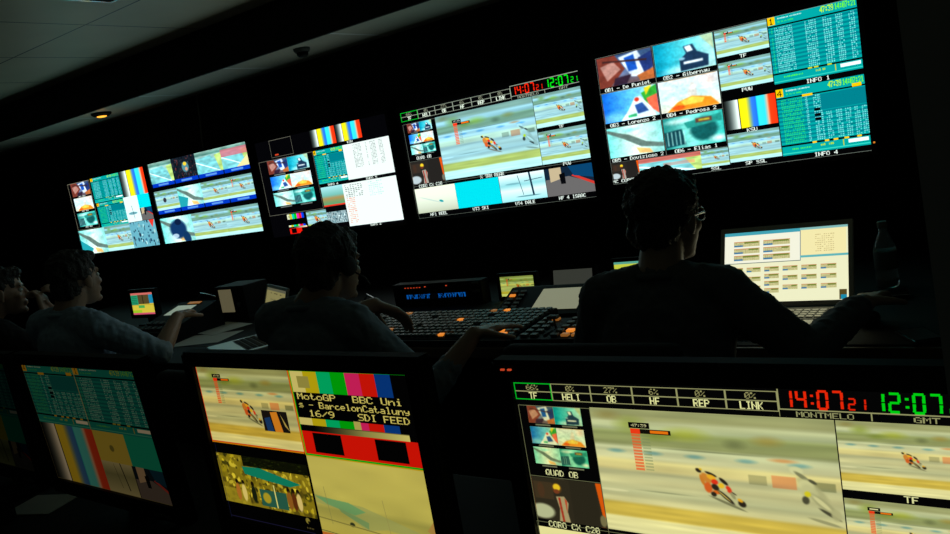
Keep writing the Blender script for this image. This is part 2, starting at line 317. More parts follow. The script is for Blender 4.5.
def quad(p):
    for k in range(6):
        x, y = (k % 2) * .5, (k // 2) / 3
        ob(p.win(x, y, x + .5, y + .275), k + 1); p.rect(x, y + .275, x + .5, y + .333, K)
        p.rect(x + .12, y + .29, x + .4, y + .315, C(190, 200, 195), .55)
def marks(p, x0, y0, x1, y1, c, rng, n, al=.9):
    """one row of tiny unreadable timing figures"""
    w = (x1 - x0) / n
    for i in range(n):
        if rng.random() < .86: p.rect(x0 + i * w, y0 + (y1 - y0) * rng.choice([0, .2]), x0 + (i + rng.uniform(.4, .8)) * w, y1, c, al)
def table(p, num, form=1, seed=4):
    rng = random.Random(seed); p.rect(0, 0, 1, 1, TEAL)
    for k in range(11): p.rect(0, .17 + k * .06, 1, .2 + k * .06, TEAL2)
    p.rect(0, .135, 1, .155, K); p.rect(0, .84, 1, .865, K); p.rect(0, 0, .085, .12, YEL); p.text(num, .045, .02, .09, K, align=1)
    marks(p, .12, .03, .4, .05, Wt, rng, 22); marks(p, .12, .08, .3, .1, C(80, 230, 60), rng, 14)
    p.text('47:39', .60, .015, .085, C(190, 230, 0), w=.15, bold=True); p.text('14:07:21', .76, .015, .085, C(120, 230, 30), w=.23, bold=True)
    cols = [(.03, .05, 1), (.07, .28, 12), (.42, .55, 6), (.62, .72, 4), (.76, .84, 4), (.9, .97, 3)] if form == 1 else [(.05, .3, 12), (.33, .36, 2), (.42, .52, 4)]
    n = 23
    for k in range(n):
        y = .17 + k * .029
        for j, (a, b, m) in enumerate(cols): marks(p, a, y, b, y + .017, C(180, 240, 236) if j else C(60, 220, 110), rng, m, .7)
        if form == 2 and k > 8:
            for a in (.55, .66, .76, .86, .94): marks(p, a, y, a + .07, y + .017, C(170, 235, 230), rng, 3, .7)
    if form == 2:
        p.rect(.5, .17, 1, .4, TEAL2); p.rect(.3, .13, .42, .165, YEL); p.rect(.86, .1, .96, .15, YEL)
        for k in (.36, .44, .5): p.rect(.42, k, .49, k + .04, K)
        for x in (.36, .5, .6, .72, .86): p.rect(x, .84, x + .05, .865, YEL)
    else:
        for x in (.4, .47, .62): p.rect(x, .84, x + .05, .862, C(200, 200, 20))
    p.rect(.7, .87, .71, .96, C(200, 190, 20)); p.rect(.76, .88, .98, .93, Wt); marks(p, .12, .9, .35, .925, C(90, 230, 60), rng, 12); marks(p, .45, .89, .6, .92, C(200, 210, 30), rng, 8)
    p.rect(0, .965, 1, .98, C(60, 200, 180)); return p
def sbars(p, n=1):
    """soft-edged vertical colour columns of a test signal"""
    for i in range(n):
        q = p.win(i / n, 0, (i + 1) / n, 1)
        q.hg([(0, C(14, 16, 14)), (.1, C(80, 90, 88)), (.26, C(235, 242, 235)), (.285, C(235, 242, 235)), (.29, K), (.3, K), (.305, C(245, 225, 20)), (.44, C(245, 225, 30)), (.55, C(60, 130, 225)), (.63, C(40, 120, 225)), (.64, C(30, 200, 230)), (.66, C(60, 220, 240)), (.78, C(60, 215, 235)), (.84, C(230, 180, 150)), (.88, C(245, 70, 25)), (1, C(245, 60, 20))])
    return p
def runway(p):
    p.vg([(0, C(238, 236, 215)), (.45, C(225, 228, 210)), (.8, C(205, 208, 190)), (1, C(190, 192, 170))])
    return p
def pit(p):
    p.rect(0, 0, 1, 1, C(20, 40, 60)); p.poly([(0, .4), (.5, .35), (1, .7), (1, 1), (0, 1)], C(110, 105, 105)); p.poly([(.55, .35), (1, .75), (1, .65), (.6, .3)], C(200, 60, 50)); p.poly([(.5, 0), (1, 0), (1, .5), (.6, .35)], C(10, 70, 110)); p.poly([(.1, 0), (.35, 0), (.35, .4), (.1, .5)], C(190, 170, 140)); p.poly([(.3, .25), (.42, .2), (.42, .6), (.32, .6)], C(8, 10, 14)); return p
def rider(p):
    p.rect(0, 0, 1, 1, C(46, 42, 38)); p.rect(.02, .1, .3, .5, C(70, 55, 45), .7); p.ell(.1, .8, .2, .2, C(200, 210, 215), .9); p.poly([(.92, 0), (1, 0), (1, .9), (.97, .9)], C(220, 90, 15)); p.ell(.36, .22, .08, .13, C(90, 60, 35))
    p.ell(.36, .2, .06, .09, C(235, 200, 50)); p.ell(.35, .3, .05, .06, C(120, 60, 40)); p.poly([(.33, .42), (.45, .4), (.5, .55), (.47, .75), (.49, 1), (.33, 1), (.36, .7)], C(170, 158, 148)); p.poly([(.36, .44), (.39, .44), (.41, 1), (.38, 1)], C(165, 50, 38)); p.poly([(.45, .44), (.48, .5), (.46, .8)], C(190, 70, 55))
    p.ell(.12, .3, .06, .2, C(80, 52, 40), .6); p.ell(.96, .85, .05, .15, C(120, 115, 100)); p.rect(.55, 0, .92, 1, C(40, 37, 35), .6); return p.blur(max(1, p.W // 60))
def crowd(p, seed, cs, n=150, bg=C(30, 40, 50)):
    rng = random.Random(seed); p.rect(0, 0, 1, 1, bg)
    for k in range(n * 3):
        z = .35 + .65 * (1 - k / (n * 3)); p.ell(rng.random(), rng.random(), rng.uniform(.012, .05) * z, rng.uniform(.03, .12) * z, rng.choice(cs) * np.float32(rng.uniform(.7, 1.15)), .85, rng.uniform(-.3, .3))
    return p.blur(2)
def track(p, seed=1):
    p.vg([(0, C(150, 180, 170)), (.15, C(90, 140, 130)), (.22, C(170, 205, 200)), (1, C(110, 190, 195))]); p.poly([(0, .3), (.6, .22), (1, .9), (1, 1), (.2, 1)], C(130, 200, 205)); p.poly([(.75, .25), (1, .2), (1, 1), (.9, 1)], C(190, 215, 130)); p.line(.0, .45, .9, 1, .03, C(225, 245, 245)); p.noise(12, 9, seed, .15); return p
def docpage(p, seed, c2=C(205, 120, 100)):
    rng = random.Random(seed); p.rect(0, 0, 1, 1, C(228, 232, 228))
    return rng
def smpte(p, small=False):
    cs = [C(222, 220, 190), C(200, 190, 30), C(0, 195, 175), C(0, 185, 20), C(220, 45, 165), C(220, 30, 18), C(10, 70, 215), K]
    for i, c in enumerate(cs): p.rect(i / 8, 0, (i + 1) / 8, .35, c); p.rect(i / 8, .55, (i + 1) / 8, .66, c)
    p.rect(0, .255, 1, .56, K); p.rect(.5, .55, .56, .66, C(190, 190, 150)); p.rect(0, .645, 1, .74, K)
    w = p.win(.03, .645, .94, .74); w.hg([(0, K), (.1, K), (.6, C(160, 160, 130)), (1, C(225, 225, 190))]); p.rect(0, .645, .94, .655, K, .4)
    p.rect(0, .72, 1, 1, C(225, 28, 12)); p.rect(.1, .735, .36, .97, K); p.rect(.65, .735, .9, .97, K); p.rect(.06, .06, .17, .2, C(165, 165, 120))
    if not small:
        t = C(225, 222, 175)
        p.text('MotoGP', .03, .262, .078, t, w=.36, bold=True); p.text('BBC Uni', .53, .262, .078, t, w=.41, bold=True)
        p.text('s - BarcelonCataluny', .03, .36, .078, t, w=.95, bold=True); p.text('16/9', .11, .46, .078, t, w=.24, bold=True); p.text('SDI FEED', .55, .46, .078, t, w=.42, bold=True)
    return p
def banner(p, y0=.0, u=1):
    """percentages, source names and the two clocks across the top"""
    g = C(150, 155, 140)
    for i, (a, b) in enumerate([('66%', 'TF'), ('0%', 'HELI'), ('27%', 'OB'), ('6%', 'HF'), ('0%', 'REP'), ('0%', 'LINK')]):
        x = i * .1085; p.box(x, .018, x + .1085, .098, g, .002); p.rect(x, .056, x + .1085, .06, g)
        p.text(a, x + .054, .026, .026, C(150, 150, 130), w=.012 * len(a), align=1); p.text(b, x + .054, .063, .031, C(232, 238, 222), w=.0125 * len(b), bold=True, align=1)
    p.box(0, .018, .1085, .098, C(0, 190, 50), .0028)
    p.box(.651, 0, 1, .09, g, .0028); p.rect(.651, .09, .653, .117, g); p.rect(.824, .09, .827, .117, g)
    p.seg7('14:07', .658, .008, .0275, .076, C(235, 40, 10)); p.seg7('21', .784, .034, .0185, .046, C(225, 35, 10)); p.seg7('12:07', .828, .008, .0275, .076, C(0, 215, 25)); p.seg7('21', .957, .034, .0185, .046, C(0, 200, 25))
    p.text('MONTMELO', .74, .094, .022, g, w=.11, align=1); p.text('GMT', .92, .094, .022, g, w=.045, align=1)
def lab(p, t, x, y, h=.03, w=None): p.text(t, x, y, h, C(225, 230, 222), w=w or .0135 * len(t), bold=True, align=1)

def mosaic():                                # the picture on the fourth wall screen and on the big desk monitor
    p = Pic(1408, 792); p.rect(0, 0, 1, 1, K); banner(p); g = C(120, 125, 115)
    p.box(.003, .125, .208, .49, g, .0012); quad(p.win(.028, .128, .182, .425)); lab(p, 'QUAD OB', .1, .432)
    p.box(.003, .47, .208, .735, g, .0012); rider(p.win(.005, .475, .206, .685)); lab(p, 'CORO CX C20', .11, .69)
    race(p.win(.208, .12, .756, .685), 1, 1, bs=.195, bx=.54, by=.545); lab(p, 'X TRM REAR', .48, .69)
    race(p.win(.758, .12, .998, .385), 0, 1, bs=.17, bx=.55, by=.5); lab(p, 'TF', .88, .388, .026); race(p.win(.758, .418, .998, .685), 1, 1, bs=.17, bx=.55, by=.5); lab(p, 'PVW', .88, .69, .026)
    q = p.win(.003, .725, .255, .955); runway(q); q.ell(.35, .5, .3, .03, C(170, 190, 190), .5, .3); q.ell(.62, .6, .06, .05, C(20, 150, 160), .9, .3)
    p.rect(.256, .725, .51, .955, C(0, 205, 215)); q = p.win(.512, .725, .757, .955); q.vg([(0, C(232, 240, 240)), (.4, C(150, 205, 210)), (.6, C(220, 235, 235)), (1, C(160, 215, 220))])
    q.line(.68, 0, .72, .85, .04, C(30, 60, 80)); q.line(.42, .05, .5, .8, .012, C(40, 70, 90)); q.line(.55, .3, .95, .25, .012, C(40, 70, 90)); q.ell(.3, .35, .2, .04, C(110, 160, 170), .7); q.ell(.6, .85, .3, .03, C(60, 110, 120), .6)
    pit(p.win(.759, .725, .998, .955))
    for t, x in (('HF1 REEL', .13), ('VT3 SKI', .385), ('VT4 DALE', .635), ('HF 4 ISAAC', .88)): lab(p, t, x, .962, .028)
    p.box(0, .7, 1, 1, g, .0009); return p

def scr_onboard():                           # fifth wall screen
    p = Pic(1280, 720); p.rect(0, 0, 1, 1, K); g = C(140, 145, 135)
    nm = ['OB1 - De Puniet', 'OB2 - Gibernau', 'OB3 - Lorenzo 2', 'OB4 - Pedrosa 2', 'OB5 - Dovizioso 2', 'OB6 - Elias 1']
    for k in range(6):
        x, y = (0, .25)[k % 2], k // 2 * .277; ob(p.win(x + .004, y + .005, x + .246, y + .238), k + 1); lab(p, nm[k], x + .125, y + .244, .028)
        p.box(x, y, x + .25, y + .277, g, .001)
    rider(p.win(.004, .835, .125, .965)); q = p.win(.125, .835, .39, .965); track(q, 5); q.rect(0, 0, 1, .25, C(225, 90, 80), .7); q.rect(.4, .4, .9, .6, C(240, 120, 100), .4); race(p.win(.39, .835, .5, .965), 0)
    for t, x in (('MC COROUNA', .065), ('SSL', .445)): lab(p, t, x, .968, .024)
    race(p.win(.502, .005, .697, .195), 1, 1); race(p.win(.502, .235, .697, .43), 1, 1); sbars(p.win(.502, .51, .697, .72), 1); race(p.win(.502, .75, .697, .955), 0, 0)
    for t, y in (('TF', .2), ('PVW', .437), ('KSU', .725), ('SP SSL', .96)): lab(p, t, .6, y, .026)
    table(p.win(.7, 0, 1, .455), '1', 1); table(p.win(.7, .495, 1, .96), '4', 2); lab(p, 'INFO 1', .85, .46, .028); lab(p, 'INFO 4', .85, .965, .028)
    p.box(0, 0, 1, 1, g, .001); return p

def scr_docs():                              # third wall screen
    p = Pic(1152, 648); p.rect(0, 0, 1, 1, C(5, 5, 9)); g = C(130, 125, 110)
    p.box(.12, .005, .3, .18, g, .0015); p.rect(.15, .15, .18, .165, C(200, 70, 40)); p.box(.002, .2, .445, .77, g, .0018); q = p.win(.07, .205, .402, .71); quad(q)
    sbars(p.win(.45, 0, .635, .165)); sbars(p.win(.637, 0, .82, .165)); table(p.win(.45, .2, .67, .53), '4', 2)
    rng = random.Random(8); p.rect(.67, .2, 1, .535, C(226, 230, 226)); p.rect(.615, .565, 1, .98, C(226, 230, 226))
    for k in range(17):
        y = .215 + k * .013
        for a, b, n in ((.74, .8, 6), (.83, .84, 1), (.86, .9, 4), (.92, .95, 3)): marks(p, a, y, b, y + .007, C(110, 115, 115), rng, n, .7)
    for k in range(21):
        y = .58 + k * .018; c = C(120, 125, 125) if k < 7 else C(225, 110, 80); marks(p, .63, y, .69 if k > 6 else .76, y + .01, c, rng, 7, .75)
        if k < 8: marks(p, .8, y, .9, y + .009, C(150, 200, 190), rng, 7, .6)
    q = p.win(.452, .565, .615, .76); q.vg([(0, C(170, 215, 220)), (.45, C(120, 180, 170)), (.6, C(170, 140, 90)), (1, C(70, 160, 120))]); q.rect(0, .92, 1, 1, C(220, 60, 40))
    smpte(p.win(.145, .78, .3, .985), True); race(p.win(.302, .78, .458, .955), 0, 0, bs=.4); crowd(p.win(.458, .815, .61, .93), 2, [C(30, 50, 60), C(210, 225, 225), C(90, 130, 140)], 60, C(150, 170, 175))
    for t, x, y in (('KSU', .73, .17), ('INFO 4', .55, .538), ('INFO 5', .83, .541), ('INFO 6', .8, .984)): lab(p, t, x, y, .022)
    return p

def scr_four():                              # second wall screen
    p = Pic(1152, 648); p.rect(0, 0, 1, 1, K); blue = C(0, 60, 185)
    track(p.win(0, 0, .25, .25), 2); q = p.win(.25, 0, .5, .25); crowd(q, 3, [C(20, 30, 45), C(60, 80, 95), C(120, 60, 60), C(15, 20, 30)], 50, C(25, 35, 45)); q.ell(.55, .5, .16, .28, C(90, 140, 150)); q.ell(.55, .35, .08, .1, C(235, 200, 60)); q.ell(.58, .6, .06, .1, C(215, 160, 130))
    track(p.win(.5, 0, .75, .25), 7); q = p.win(.75, 0, 1, .25); track(q, 9); q.rect(0, .12, 1, .45, C(215, 110, 125), .75); q.poly([(.5, 1), (1, .5), (1, 1)], C(230, 215, 160))
    q = p.win(0, .345, .25, .585); race(q, 0, 0, bs=.01); q.ell(.4, .5, .08, .14, C(60, 60, 70)); q = p.win(.25, .345, .5, .585); ob(q, 5); q.poly([(0, .4), (.4, .6), (.3, 1), (0, 1)], C(40, 160, 170))
    race(p.win(.5, .345, .75, .585), 0); race(p.win(.75, .345, 1, .585), 1)
    for y in (.25, .585):
        p.rect(0, y, 1, y + .045, blue)
        for i in range(4): p.rect(i * .25 + .07, y + .012, i * .25 + .18, y + .034, C(120, 170, 220), .8); p.rect(i * .25 - .005, y - .0, i * .25 + .005, y + .045, C(0, 20, 60))
    q = p.win(0, .685, .335, 1); ob(q, 5); q.ell(.52, .5, .3, .42, C(20, 60, 105)); q.ell(.55, .22, .12, .14, C(15, 35, 70)); q.ell(.75, .85, .12, .3, C(20, 60, 100), 1, -.6); q.ell(.4, .75, .12, .1, C(210, 225, 235), .8)
    race(p.win(.335, .685, .67, 1), 0, 0); race(p.win(.67, .685, 1, 1), 1, 0); return p

def scr_mixed():                             # first wall screen
    p = Pic(1152, 648); p.rect(0, 0, 1, 1, K)
    ob(p.win(.04, .01, .29, .19), 1); ob(p.win(.04, .215, .29, .39), 4); ob(p.win(.04, .425, .29, .61), 6); p.box(.002, .005, .3, .655, C(150, 140, 120), .002)
    for y in (.192, .392, .612): lab(p, 'OB1 OB2', .165, y, .02)
    table(p.win(.32, 0, .69, .33), '1', 1); table(p.win(.33, .34, .68, .665), '4', 2); sbars(p.win(.69, 0, 1, .33)); p.rect(.68, .33, .85, .66, C(222, 238, 236)); p.ell(.76, .55, .06, .02, C(110, 160, 170)); p.line(.76, .45, .77, .62, .005, C(60, 90, 100))
    p.rect(.85, .33, 1, .5, C(0, 210, 218)); pit(p.win(.85, .5, 1, .66)); q = p.win(0, .665, .35, 1); ob(q, 5); q.poly([(0, .4), (.45, .8), (.3, 1), (0, 1)], C(40, 160, 170)); race(p.win(.35, .665, .68, 1), 0, 1)
    q = p.win(.68, .665, 1, 1); crowd(q, 6, [C(20, 60, 90), C(120, 180, 190), C(60, 110, 140), C(30, 40, 60), C(190, 225, 225)], 26, C(110, 170, 185)); q.poly([(.75, 0), (.95, 0), (.85, .3)], C(220, 60, 50)); return p

def scr_timing():                            # small left desk monitor
    p = Pic(1024, 576); p.rect(0, 0, 1, 1, K); table(p.win(0, 0, .485, .5), '4', 2); table(p.win(.49, 0, 1, .5), '1', 1); p.rect(.484, 0, .49, .5, C(180, 190, 120))
    sbars(p.win(.0, .5, .49, 1)); p.rect(.49, .5, .75, .745, C(215, 205, 60)); p.ell(.62, .63, .02, .03, C(140, 140, 50)); p.rect(.75, .5, 1, .745, C(0, 190, 165)); q = p.win(.49, .745, .74, 1); q.vg([(0, C(200, 205, 150)), (.4, C(140, 150, 100)), (1, C(190, 195, 140))])
    q.line(.62, 0, .72, .85, .03, C(60, 60, 40)); q.line(.4, .05, .5, .8, .01, C(60, 60, 40)); pit(p.win(.745, .745, 1, 1)); p.box(0, 0, 1, 1, C(130, 130, 80), .0015); return p

def scr_quadfeed():                          # centre desk monitor
    p = Pic(1280, 720); p.rect(0, 0, 1, 1, K); q = p.win(0, 0, .493, .49); race(q, 1, 0, bs=.2, bx=.53, by=.55); q.rect(.2, 0, .6, .03, C(190, 185, 150), .4)
    q.rect(.64, .52, .9, .78, C(30, 26, 30)); q.poly([(.66, .62), (.72, .6), (.74, .78), (.67, .78)], C(30, 70, 170)); q.poly([(.73, .54), (.8, .53), (.83, .78), (.75, .78)], C(225, 150, 60)); q.poly([(.83, .55), (.86, .7), (.9, .76)], C(190, 175, 130)); q.box(0, 0, 1, 1, C(225, 60, 10), .006)
    smpte(p.win(.5, .008, .99, .49)); p.box(.496, 0, 1, .5, C(0, 190, 40), .0055); p.rect(.493, .0, .498, .5, C(210, 150, 20))
    q = p.win(.005, .565, .487, .89); ys = [C(212, 200, 60), C(160, 150, 40), C(70, 70, 25), C(232, 222, 100), C(120, 110, 40)]; crowd(q, 12, ys, 120, C(150, 140, 45)); q.rect(0, .7, .3, 1, C(170, 160, 60), .8); crowd(q.win(.3, 0, 1, .2), 4, [C(15, 22, 8), C(40, 50, 15)], 40, C(20, 25, 10))
    q.poly([(.28, .22), (.48, .2), (.9, .4), (.78, .48), (.5, .42), (.3, .36)], C(20, 150, 170)); q.rect(.43, .62, .72, .95, C(50, 110, 130)); q.ell(.5, .78, .05, .12, C(190, 180, 70)); q.line(.6, .5, .6, .95, .012, C(235, 240, 210))
    for x, c in ((.18, C(190, 130, 70)), (.25, C(235, 225, 190)), (.36, C(30, 40, 30)), (.8, C(110, 60, 30)), (.85, C(235, 220, 200)), (.75, C(160, 110, 60))): q.ell(x, .55, .02, .06, C(30, 25, 15)); q.ell(x, .75, .03, .2, c)
    p.line(.012, .5, .012, 1, .0015, C(30, 40, 110)); p.rect(.01, .985, .46, .99, C(30, 30, 90)); p.ell(.435, .915, .012, .022, C(150, 145, 90)); p.ell(.44, .925, .006, .01, K); marks(p, .41, .955, .46, .965, C(110, 105, 80), random.Random(2), 7); p.rect(0, .49, .49, .497, C(225, 150, 10))
    q = p.win(.497, .505, 1, 1); q.vg([(0, C(216, 214, 160)), (.55, C(205, 205, 150)), (.62, C(175, 178, 130)), (.8, C(200, 198, 140)), (1, C(190, 186, 120))])
    q.poly([(.0, .46), (.2, .5), (.42, .52), (.9, .72), (.98, .8), (.6, .74), (.42, .8), (.2, .6), (0, .56)], C(168, 182, 158), .7); q.poly([(.0, .48), (.3, .5), (.44, .58), (.34, .64), (.1, .56)], C(110, 180, 175), .75); q.poly([(.2, .58), (.45, .7), (.44, .78), (.22, .63)], C(125, 170, 160), .8); q.poly([(.92, .66), (1, .5), (1, .74)], C(190, 160, 120)); q.ell(.3, .76, .025, .03, C(60, 70, 60)); q.line(.72, .76, .72, .84, .01, C(70, 75, 65))
    q.blur(3); q.line(.1, .35, .12, .8, .006, C(150, 155, 130), .6); q.line(.6, .4, .62, .8, .006, C(165, 165, 140), .6); q.line(0, .74, 1, .86, .008, C(150, 150, 110)); q.line(0, .9, 1, 1, .006, C(120, 125, 100)); q.rect(0, .92, .25, 1, C(200, 110, 60), .8); q.noise(9, 4, 3, .05); p.rect(.497, .5, 1, .505, C(210, 180, 30)); return p

def scr_laptop():
    p = Pic(1024, 640); rng = random.Random(3); p.rect(0, 0, 1, 1, C(236, 240, 226)); p.rect(0, 0, 1, .03, C(150, 200, 215)); p.rect(.0, .0, .63, .045, C(90, 180, 210)); p.rect(.0, .045, .63, .45, C(240, 244, 246)); p.rect(.0, .44, .63, .45, C(110, 130, 140)); p.rect(.635, .03, .985, .4, C(240, 236, 205)); p.rect(.63, .03, .635, .45, C(90, 130, 170)); p.rect(.63, .38, 1, .41, C(120, 195, 215)); p.rect(.93, .86, .985, .99, C(110, 100, 60)); p.rect(.94, .93, .985, .99, C(40, 160, 200))
    def blk(x, y, w, h):
        p.rect(x, y, x + w, y + h, C(212, 212, 178)); p.rect(x, y, x + w, y + h * .16, C(215, 140, 110), .6); p.rect(x, y + h * .68, x + w * .35, y + h, C(90, 150, 200)); p.rect(x + w * rng.uniform(.3, .7), y + h * .1, x + w * .95, y + h * .4, C(110, 140, 50), .7)
        for k in range(4): marks(p, x, y + h * (.2 + k * .2), x + w, y + h * (.28 + k * .2), C(130, 120, 90), rng, 14, .6)
    for i in range(2):
        for j in range(3): blk(.08 + i * .25, .13 + j * .1, .22, .075)
    for i in range(6):
        for j in range(4 if i == 2 else 3): blk(.04 + i * .15, .51 + j * (.1 if i == 2 else .13), .12, .065)
    for j in range(9): marks(p, .75, .1 + j * .028, .9, .11 + j * .028, C(170, 150, 100), rng, 9, .6)
    return p
def scr_worksheet():
    p = Pic(320, 512); rng = random.Random(5); p.rect(0, 0, 1, 1, C(225, 214, 140)); p.rect(0, 0, 1, .06, C(150, 150, 120)); marks(p, .2, .1, .8, .12, C(70, 60, 40), rng, 6)
    for k in range(16): marks(p, .25, .24 + k * .042, .85 - .25 * (k % 4 == 3), .255 + k * .042, C(60, 60, 50) if k % 4 == 0 else C(110, 140, 120), rng, 10, .8)
    p.rect(.05, .94, .6, .95, C(80, 80, 60)); return p
def scr_smallcolour():
    p = Pic(320, 240); p.rect(0, 0, 1, 1, C(235, 215, 70)); p.rect(0, 0, 1, .1, C(230, 120, 110)); p.rect(0, .1, .3, .55, C(40, 170, 120)); p.rect(.3, .1, .78, .52, C(95, 80, 45)); p.rect(.5, .1, .53, .52, C(30, 30, 20)); p.rect(.78, .1, 1, .5, C(30, 150, 190)); p.rect(.28, .58, .55, .7, C(80, 190, 90)); p.rect(0, .55, 1, .57, C(200, 160, 60)); p.rect(0, .92, 1, 1, C(225, 90, 120)); p.rect(0, .8, .4, .92, C(170, 220, 40))
    for k in range(5): p.rect(.02, .16 + k * .08, .26, .18 + k * .08, C(10, 60, 50))
    return p
def scr_racesmall():
    p = Pic(480, 320); race(p, 1, 0, bs=.2, bx=.55, by=.5); return p
def scr_leds():
    p = Pic(640, 96); p.rect(0, 0, 1, 1, C(1, 3, 8)); rng = random.Random(9)
    for x0, x1, n in ((.02, .42, 10), (.54, .97, 10)):
        w = (x1 - x0) / n
        for k in range(n):
            for j in range(3):
                x = x0 + (k + .1 + .26 * j) * w; a, b = (.12, .88) if rng.random() < .5 else rng.choice([(.12, .3), (.4, .6), (.12, .6), (.6, .88)])
                p.rect(x, a, x + w * .2, b, C(10, 120, 235))
    return p

def screen_mat(name, pic, gain):
    m = bpy.data.materials.new(name); m.use_nodes = True; nt = m.node_tree; nt.nodes.clear()
    o = nt.nodes.new('ShaderNodeOutputMaterial'); e = nt.nodes.new('ShaderNodeEmission'); t = nt.nodes.new('ShaderNodeTexImage'); uv = nt.nodes.new('ShaderNodeUVMap'); uv.uv_map = 'UVMap'
    g = nt.nodes.new('ShaderNodeBsdfGlossy'); g.inputs['Roughness'].default_value = .25; g.inputs['Color'].default_value = (.03, .03, .03, 1); a = nt.nodes.new('ShaderNodeAddShader')
    t.image = pic.image(name); t.extension = 'EXTEND'; nt.links.new(uv.outputs[0], t.inputs[0]); nt.links.new(t.outputs[0], e.inputs[0]); e.inputs[1].default_value = gain
    nt.links.new(e.outputs[0], a.inputs[0]); nt.links.new(g.outputs[0], a.inputs[1]); nt.links.new(a.outputs[0], o.inputs[0]); return m
def screen(name, corners, m, parent=None):
    """corners TL, TR, BR, BL"""
    me = bpy.data.meshes.new(name); me.from_pydata([tuple(c) for c in corners], [], [(0, 3, 2, 1)]); uv = me.uv_layers.new(name='UVMap')
    for l, c in zip(range(4), ((0, 1), (0, 0), (1, 0), (1, 1))): uv.data[l].uv = c
    return link(name, me, m, parent)


# ------------------------------------------------------------------ the room
def struct(name, mb, m): return tagp(mb.make(name, m), kind='structure')
struct('floor', MB().box((-7.6, -1.6, -.1), (1.9, 3.4, 0)), M['carpet'])
struct('wall_front', MB().box((-7.6, 3.26, 0), (1.9, 3.4, 2.4)), M['dark'])
struct('wall_left', MB().box((-7.6, -1.6, 0), (-7.45, 3.26, 2.4)), M['dark'])
struct('ceiling', MB().box((-7.6, -1.6, H + .90), (1.9, 3.4, H + 1.0)), M['ceil'])
sof = struct('trim_1', MB().box((-7.45, 2.80, H + .68), (1.9, 3.26, H + .898)), M['soffit'])
struct('trim_2', MB().box((-7.45, 2.785, H + .672), (1.9, 2.799, H + .897), .002), M['black'])
struct('trim_3', MB().box((-7.45, 2.812, H + .6765), (1.9, 2.822, H + .6795)), M['black'])
# grey partition end close on the right, its edge leaning slightly
pb = bmesh.new(); vv = []
for y in (.58, .64):
    for x, z in ((-.0935, H + .898), (1.5, H + .898), (1.5, 0), (-.024, 0)): vv.append(pb.verts.new((x * 1.0, y, z)))
for f in ((0, 1, 2, 3), (7, 6, 5, 4), (0, 3, 7, 4), (1, 5, 6, 2), (0, 4, 5, 1), (3, 2, 6, 7)): pb.faces.new([vv[i] for i in f])
bmesh.ops.recalc_face_normals(pb, faces=pb.faces); me = bpy.data.meshes.new('wall_right'); pb.to_mesh(me)
tagp(link('wall_right', me, M['pillar']), kind='structure')

# ------------------------------------------------------------------ wall screens
wall = [((-5.961, -4.947, -.223, .318), scr_mixed, 'wall screen mixing timing tables, colour bars and race pictures, farthest left of the row'),
        ((-4.891, -3.857, -.222, .323), scr_four, 'wall flat screen with three picture strips and blue captions, second from the left'),
        ((-3.783, -2.737, -.272, .297), scr_docs, 'wall screen with two white text pages and an empty outlined box'),
        ((-2.639, -1.609, -.266, .289), mosaic, 'wall flat screen with red and green clocks over a large motorbike picture'),
        ((-1.522, -.496, -.223, .319), scr_onboard, 'wall flat screen with six on-board camera pictures and two teal tables, nearest on the right')]
mos = None
for k, ((x0, x1, z0, z1), fn, lb) in enumerate(wall):
    t = empty('wall_screen', (x0, 3.26, H + z0 - .02), lb, 'screen', 'flat screens hung in a row on the front wall')
    w, h = x1 - x0, z1 - z0; bz = (.018, .02, .02)
    frame_mb(0, w, .02, .02 + h, bz, -.068, -.012).make('bezel', M['gloss'], t)
    RT[0] = np.array((.80, .98, 1.05), np.float32); pic = fn(); pic.tint((.96, 1.0, 1.0), 1.15); RT[0] = np.ones(3, np.float32); sm = screen_mat('wall_picture_' + str(k), pic, WALL_GAIN)
    if fn is mosaic: mos = sm.node_tree.nodes
    screen('display', [(0, -.0605, .02 + h), (w, -.0605, .02 + h), (w, -.0605, .02), (0, -.0605, .02)], sm, t)
    MB().box((w * .3, -.012, .12), (w * .7, 0, .42), .003).make('wall_bracket', M['black'], t)
    if k == 4: MB().box((w + .008, -.0705, .045), (w + .014, -.0675, .051)).make('power_light', M['amber'], t)

# ------------------------------------------------------------------ rear desk with its monitors
DZ = .76
t = empty('rear_desk', (-1.4, .86, 0), 'long dark desk carrying the large near monitors', 'desk')
MB().box((-2.1, -.32, DZ - .04), (1.25, .32, DZ), .006).make('desktop', M['desk'], t)
for x in (-2.05, -.9, .3, 1.2): MB().box((x - .02, -.28, 0), (x + .02, .28, DZ - .0405), .004).make('leg', M['black'], t)
MB().box((-2.02, .285, .25), (1.17, .30, DZ - .0405), .002).make('modesty_panel', M['black'], t)

